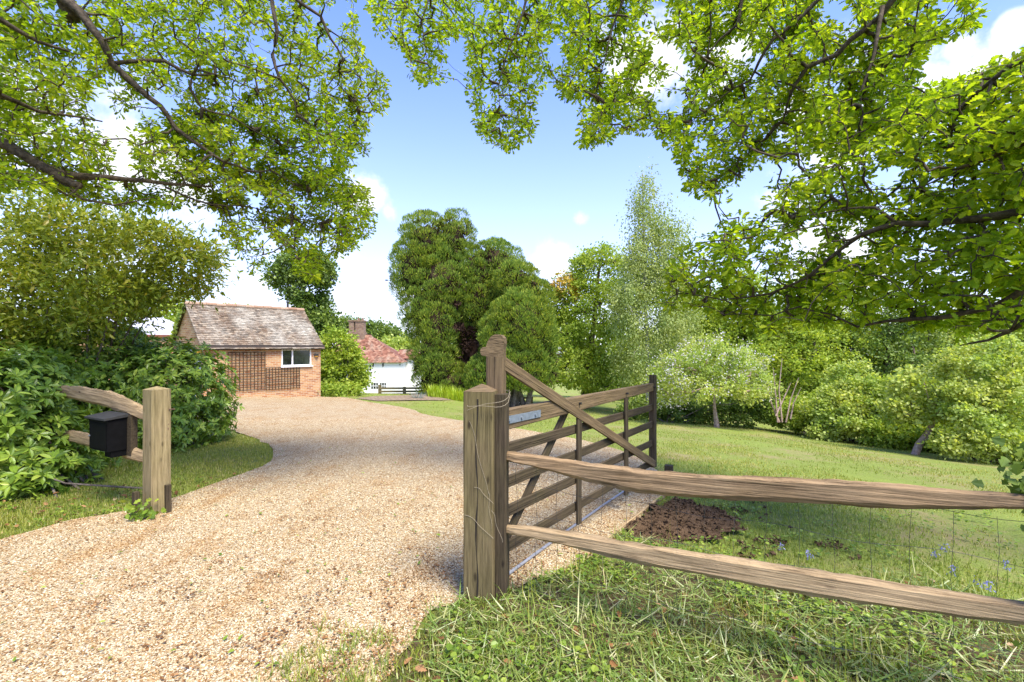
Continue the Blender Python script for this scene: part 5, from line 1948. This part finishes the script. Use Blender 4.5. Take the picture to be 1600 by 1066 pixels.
# ================================================================== OAKS OVERHEAD
def oak(name, label, root, limbs, masses, mat, spacing, leafs, trunk_pts, trunk_r, per=11):
    """limbs: [(px,py,depth,radius), ...]; masses: (polygon px, depth near, depth far, clusters, gap)"""
    t = thing(name, label, 'tree', root)
    br = NM()
    nodes, par, rad0 = [], [], []
    br.tube(trunk_pts, trunk_r, 12, False)
    for lim in limbs:
        pts = [q[0] if isinstance(q[0], Vector) else P(q[0], q[1], q[2]) for q in lim]
        rr = [q[-1] for q in lim]
        P3, R3 = [], []
        for i in range(len(pts) - 1):
            k = max(2, int((pts[i + 1] - pts[i]).length / .14))
            for j in range(k):
                f_ = j / k
                # catmull-like softening by small wobble
                q = pts[i].lerp(pts[i + 1], f_) + Vector(mnoise.noise_vector(Vector(pts[i].lerp(pts[i + 1], f_)) * 2.5)) * .045
                P3.append(q)
                R3.append(.82 * (rr[i] + (rr[i + 1] - rr[i]) * f_))
        P3.append(pts[-1])
        R3.append(.82 * rr[-1])
        br.tube(P3, R3, 8, True)
        nodes += [np.array(q) for q in P3[2:]]
    T = []
    for (poly, d0, d1, cnt, gap) in masses:
        poly = np.asarray(poly, dtype=float)
        x0, y0 = poly.min(0)
        x1, y1 = poly.max(0)
        got = 0
        tries = 0
        while got < cnt and tries < 60:
            tries += 1
            x = RNG.uniform(x0, x1, cnt)
            y = RNG.uniform(y0, y1, cnt)
            k = inside(poly, x, y)
            x, y = x[k], y[k]
            nz = .6 * vnoise(x, y, 1 / 70., 21) + .4 * vnoise(x, y, 1 / 30., 22)
            k = nz > gap + .16 * RNG.random(len(x))
            x, y = x[k], y[k]
            f_ = (x - x0) / (x1 - x0)
            dm = d0 + (d1 - d0) * f_
            d = dm * (1.05 + .14 * RNG.normal(size=len(x)).clip(-1.5, 1.7))
            T.append(np.c_[(x - 800) / FPX * d, d, EYE + (HZ - y) / FPX * d][:cnt - got])
            got += min(len(x), cnt - got)
    T = np.concatenate(T)
    T = T[(T[:, 2] > 1.7) & (np.linalg.norm(T - np.array([0, 0, EYE]), axis=1) > 1.9)]
    nodes = np.array(nodes)
    npx = nodes[:, [0, 2]] / nodes[:, 1:2] * FPX
    tpx = T[:, [0, 2]] / T[:, 1:2] * FPX           # boughs bear their leaves above and beyond the bare limb
    dd_ = np.sqrt(((tpx - np.array([0, EYE]) / T[:, 1:2] * FPX)[:, None, :] * 1.0 - (npx - np.array([0, EYE]) / nodes[:, 1:2] * FPX)[None, :, :]) ** 2).sum(2)
    jn = dd_.argmin(1)
    hit = (dd_[np.arange(len(T)), jn] < 23) & (T[:, 1] < nodes[jn, 1] + .12)
    kf = np.where(hit, (nodes[jn, 1] + .12 + .45 * RNG.random(len(T))) / T[:, 1], 1.0)
    T = np.c_[T[:, 0] * kf, T[:, 1] * kf, EYE + (T[:, 2] - EYE) * kf]
    n = len(T)
    allp = np.concatenate([nodes, T])
    parent = np.full(len(allp), -1)
    path = np.zeros(len(allp))
    N0_ = len(nodes)
    cost = np.full(n, 1e9)
    who = np.zeros(n, dtype=int)
    for i in range(N0_):
        c = np.linalg.norm(T - nodes[i], axis=1)
        m_ = c < cost
        cost[m_], who[m_] = c[m_], i
    done = np.zeros(n, dtype=bool)
    order = []
    for _ in range(n):
        j = int(np.where(done, 1e9, cost).argmin())
        done[j] = True
        order.append(j)
        parent[N0_ + j] = who[j]
        path[N0_ + j] = path[who[j]] + np.linalg.norm(T[j] - allp[who[j]])
        c = np.linalg.norm(T - T[j], axis=1) + .30 * path[N0_ + j]
        m_ = c < cost
        cost[m_], who[m_] = c[m_], N0_ + j
    cnt_ = np.ones(len(allp))
    for j in reversed(order):
        cnt_[parent[N0_ + j]] += cnt_[N0_ + j]
    for j in range(n):
        a = allp[parent[N0_ + j]]
        b = T[j]
        r = .0022 * math.sqrt(cnt_[N0_ + j]) + .0008
        mid = (a + b) / 2 + RNG.normal(size=3) * np.linalg.norm(b - a) * .10
        br.tube([a, mid, b], [r * 1.15, r, r * .9], 4 if r < .008 else 6, False)
    br.build('branches', M_bark, t, True)
    dirs = T - allp[parent[N0_:]]
    L = np.linalg.norm(dirs, axis=1, keepdims=True)
    dirs /= np.maximum(L, 1e-6)
    idx = np.repeat(np.arange(n), per)
    f_ = RNG.random(len(idx)) ** 1.8 * np.minimum(.16, L[idx, 0] * .8)
    rs = rsphere(len(idx))
    pos = T[idx] - dirs[idx] * f_[:, None] + rs * .03
    ax = dirs[idx] * .55 + rs * .95
    ax[:, 2] *= .55
    ax[:, 2] -= .10
    nr = np.array([0, -.25, .75]) + .9 * rsphere(len(idx))
    nm = NM()
    nm.inst(OAK_V, OAK_F, pos, ax, nr, leafs * (.6 + .65 * RNG.random(len(idx))))
    nm.build('crown', mat, t)
    return t


LT = Vector((-6.6, 4.4, 0))
oak('oak_tree', 'oak whose leafy boughs hang over the drive from the left', LT,
    [[(LT + Vector((.1, 0, 2.2)), .15), (-60, 195, 4.9, .085), (12, 230, 5.0, .066), (60, 258, 5.1, .060), (100, 272, 5.2, .055), (141, 276, 5.3, .045), (200, 284, 5.5, .034), (290, 288, 5.7, .022), (330, 292, 5.8, .014)],
     [(60, 256, 5.05, .055), (97, 279, 5.1, .05), (125, 291, 5.1, .043)],
     [(80, 275, 5.2, .025), (129, 314, 5.3, .016), (180, 322, 5.4, .012), (240, 308, 5.5, .008)],
     [(LT + Vector((.1, 0, 3.4)), .14), (-60, -40, 4.6, .10), (60, -30, 4.8, .075), (120, 15, 4.9, .055), (157, 60, 5.0, .045), (173, 97, 5.1, .040), (214, 133, 5.2, .038), (250, 165, 5.3, .034), (274, 202, 5.4, .030), (315, 230, 5.5, .025), (347, 254, 5.6, .020), (387, 268, 5.8, .016), (423, 266, 5.9, .010), (480, 300, 6.1, .007)],
     [(60, -60, 5.0, .11), (100, -12, 5.0, .105), (112, 30, 5.0, .095)],
     [(173, 97, 5.1, .03), (258, 93, 5.4, .026), (302, 119, 5.5, .022), (300, 141, 5.5, .018), (319, 169, 5.6, .016), (355, 177, 5.7, .013), (390, 200, 5.9, .009), (450, 230, 6.0, .006)],
     [(302, 119, 5.5, .016), (335, 121, 5.7, .010), (400, 140, 5.9, .006)],
     [(300, -60, 5.4, .05), (423, 0, 5.6, .032), (433, 48, 5.6, .028), (425, 85, 5.6, .025), (436, 121, 5.6, .02), (456, 157, 5.7, .014), (464, 181, 5.7, .009)],
     [(423, -40, 5.7, .034), (468, 0, 5.8, .026), (500, 24, 5.9, .022), (516, 56, 5.9, .019), (536, 93, 6.0, .014), (532, 133, 6.0, .009), (560, 170, 6.1, .006)],
     [(-40, 10, 4.4, .04), (0, 30, 4.5, .032), (60, 62, 4.7, .022), (107, 80, 4.9, .015)],
     [(-30, 140, 4.4, .04), (0, 149, 4.5, .032), (60, 173, 4.8, .022), (93, 177, 4.9, .015), (160, 190, 5.2, .009)],
     [(258, 294, 5.7, .016), (310, 316, 5.8, .014), (355, 322, 5.9, .010), (420, 330, 6.0, .007), (500, 350, 6.2, .005)]],
    [([(-60, -40), (560, -40), (556, 40), (570, 90), (610, 128), (604, 170), (572, 200), (585, 232), (545, 252), (530, 272), (470, 300), (400, 300), (330, 320), (240, 330), (130, 318), (60, 300), (-60, 285)], 4.6, 6.2, 3000, .25),
     ([(420, 270), (530, 262), (574, 300), (588, 345), (570, 380), (540, 398), (505, 408), (500, 440), (478, 440), (455, 400), (425, 370), (400, 340), (330, 330), (330, 300)], 5.7, 6.3, 760, .14),
     ([(340, 330), (400, 345), (412, 380), (418, 430), (400, 434), (368, 396), (340, 370)], 5.8, 5.9, 60, .2),
     ([(240, 180), (560, 150), (585, 232), (530, 272), (400, 300), (300, 280)], 5.4, 6.2, 540, .2)],
    M_oak, .1, .060, [LT + Vector((0, 0, -.3)), LT + Vector((.05, 0, 1.2)), LT + Vector((.1, .05, 2.6)), LT + Vector((.2, 0, 4.2)), LT + Vector((.3, .1, 6.0))], [.42, .36, .33, .27, .2])

RT = Vector((6.6, 2.6, -.5))
oak('oak_tree', 'oak whose leafy boughs arch over the fence from the right', RT,
    [[(RT + Vector((-.1, 0, 2.8)), .14), (1700, 300, 3.2, .055), (1600, 326, 3.35, .040), (1525, 341, 3.5, .035), (1450, 352, 3.7, .031), (1394, 354, 3.85, .028), (1345, 371, 4.0, .024), (1311, 394, 4.2, .020), (1260, 430, 4.4, .016), (1200, 460, 4.7, .012), (1130, 470, 5.0, .008), (1060, 455, 5.3, .005)],
     [(1394, 354, 3.85, .018), (1365, 330, 3.9, .014), (1320, 330, 4.1, .009), (1240, 340, 4.4, .006)],
     [(1680, 440, 3.3, .04), (1600, 455, 3.4, .032), (1552, 480, 3.6, .027), (1480, 494, 3.8, .023), (1424, 498, 4.0, .020), (1384, 502, 4.2, .016), (1340, 510, 4.3, .012), (1300, 490, 4.4, .010), (1248, 480, 4.6, .010), (1208, 498, 4.8, .008), (1132, 492, 5.1, .005)],
     [(1600, 500, 3.3, .022), (1576, 516, 3.4, .018), (1544, 532, 3.5, .012), (1500, 540, 3.7, .006)],
     [(RT + Vector((-.2, .1, 4.5)), .13), (1600, -110, 4.0, .09), (1460, -50, 4.4, .065), (1397, 0, 4.6, .040), (1375, 26, 4.7, .034), (1330, 60, 4.8, .032), (1307, 86, 4.9, .030), (1262, 103, 5.0, .026), (1244, 131, 5.1, .020), (1229, 161, 5.2, .015), (1221, 187, 5.3, .011), (1180, 230, 5.5, .007), (1120, 280, 5.7, .004)],
     [(1379, 11, 4.65, .026), (1371, 56, 4.6, .022), (1360, 97, 4.6, .018), (1349, 142, 4.6, .014), (1349, 180, 4.6, .008)],
     [(1460, -60, 4.6, .055), (1330, -50, 4.9, .045), (1277, 0, 5.1, .030), (1240, 34, 5.2, .026), (1210, 60, 5.3, .022), (1184, 97, 5.4, .019), (1169, 127, 5.5, .014), (1146, 139, 5.6, .010), (1080, 190, 5.8, .006)],
     [(1330, -50, 4.9, .04), (1200, -60, 5.3, .034), (1157, 0, 5.5, .028), (1150, 37, 5.5, .022), (1124, 62, 5.6, .014), (1090, 110, 5.7, .008)],
     [(1200, -60, 5.3, .032), (1110, -30, 5.6, .022), (1109, 19, 5.6, .014), (1105, 101, 5.7, .007)],
     [(1200, -60, 5.3, .03), (1000, -60, 5.8, .026), (972, 0, 5.9, .020), (958, 40, 6.0, .015), (945, 74, 6.0, .010), (930, 150, 6.1, .005)],
     [(1000, -60, 5.8, .026), (840, -60, 6.1, .022), (820, 0, 6.2, .020), (810, 50, 6.2, .015), (796, 71, 6.2, .012), (780, 130, 6.3, .007), (780, 200, 6.3, .004)],
     [(840, -60, 6.1, .02), (680, -50, 6.3, .013), (660, 30, 6.3, .009), (668, 100, 6.4, .005)],
     [(1640, 70, 3.3, .03), (1577, 105, 3.5, .022), (1525, 146, 3.7, .018), (1499, 176, 3.9, .014), (1484, 225, 4.0, .008)],
     [(1680, 200, 3.0, .03), (1600, 220, 3.1, .02), (1520, 260, 3.4, .012), (1440, 290, 3.8, .007), (1300, 310, 4.3, .004)]],
    [([(870, -40), (1530, -40), (1530, 40), (1450, 70), (1425, 130), (1440, 200), (1330, 240), (1190, 250), (1165, 270), (1135, 300), (1110, 312), (1062, 288), (1072, 268), (1050, 232), (1028, 205), (985, 205), (945, 222), (908, 230), (905, 172), (868, 142), (880, 62)], 5.9, 4.4, 3200, .26),
     ([(560, -40), (742, -40), (738, 45), (697, 70), (697, 125), (672, 136), (645, 128), (640, 92), (608, 68), (580, 34)], 6.3, 6.3, 340, .2),
     ([(745, -40), (880, -40), (870, 40), (848, 85), (872, 120), (832, 165), (836, 208), (800, 236), (748, 218), (746, 186), (723, 150), (732, 110), (725, 50)], 6.3, 6.1, 640, .16),
     ([(1030, 420), (1060, 388), (1140, 360), (1145, 330), (1180, 300), (1260, 270), (1340, 230), (1440, 240), (1600, 210), (1720, 200), (1720, 520), (1600, 510), (1530, 535), (1450, 508), (1380, 522), (1300, 508), (1230, 516), (1150, 512), (1100, 478), (1050, 490), (1025, 474)], 5.2, 3.1, 1750, .27),
     ([(1440, 140), (1500, 120), (1600, 80), (1720, 60), (1720, 240), (1600, 230), (1440, 250), (1330, 240), (1400, 190)], 4.0, 3.1, 520, .26),
     ([(1120, 340), (1330, 300), (1420, 330), (1400, 440), (1300, 490), (1150, 500), (1040, 470), (1060, 410)], 5.0, 4.2, 240, .2)],
    M_oak_b, .1, .066, [RT + Vector((0, 0, -.3)), RT + Vector((-.05, 0, 1.4)), RT + Vector((-.1, 0, 3.0)), RT + Vector((-.2, .1, 4.8)), RT + Vector((-.3, .1, 6.6))], [.42, .36, .32, .26, .2])

for o in list(bpy.data.objects):
    if '_local' in o:
        del o['_local']
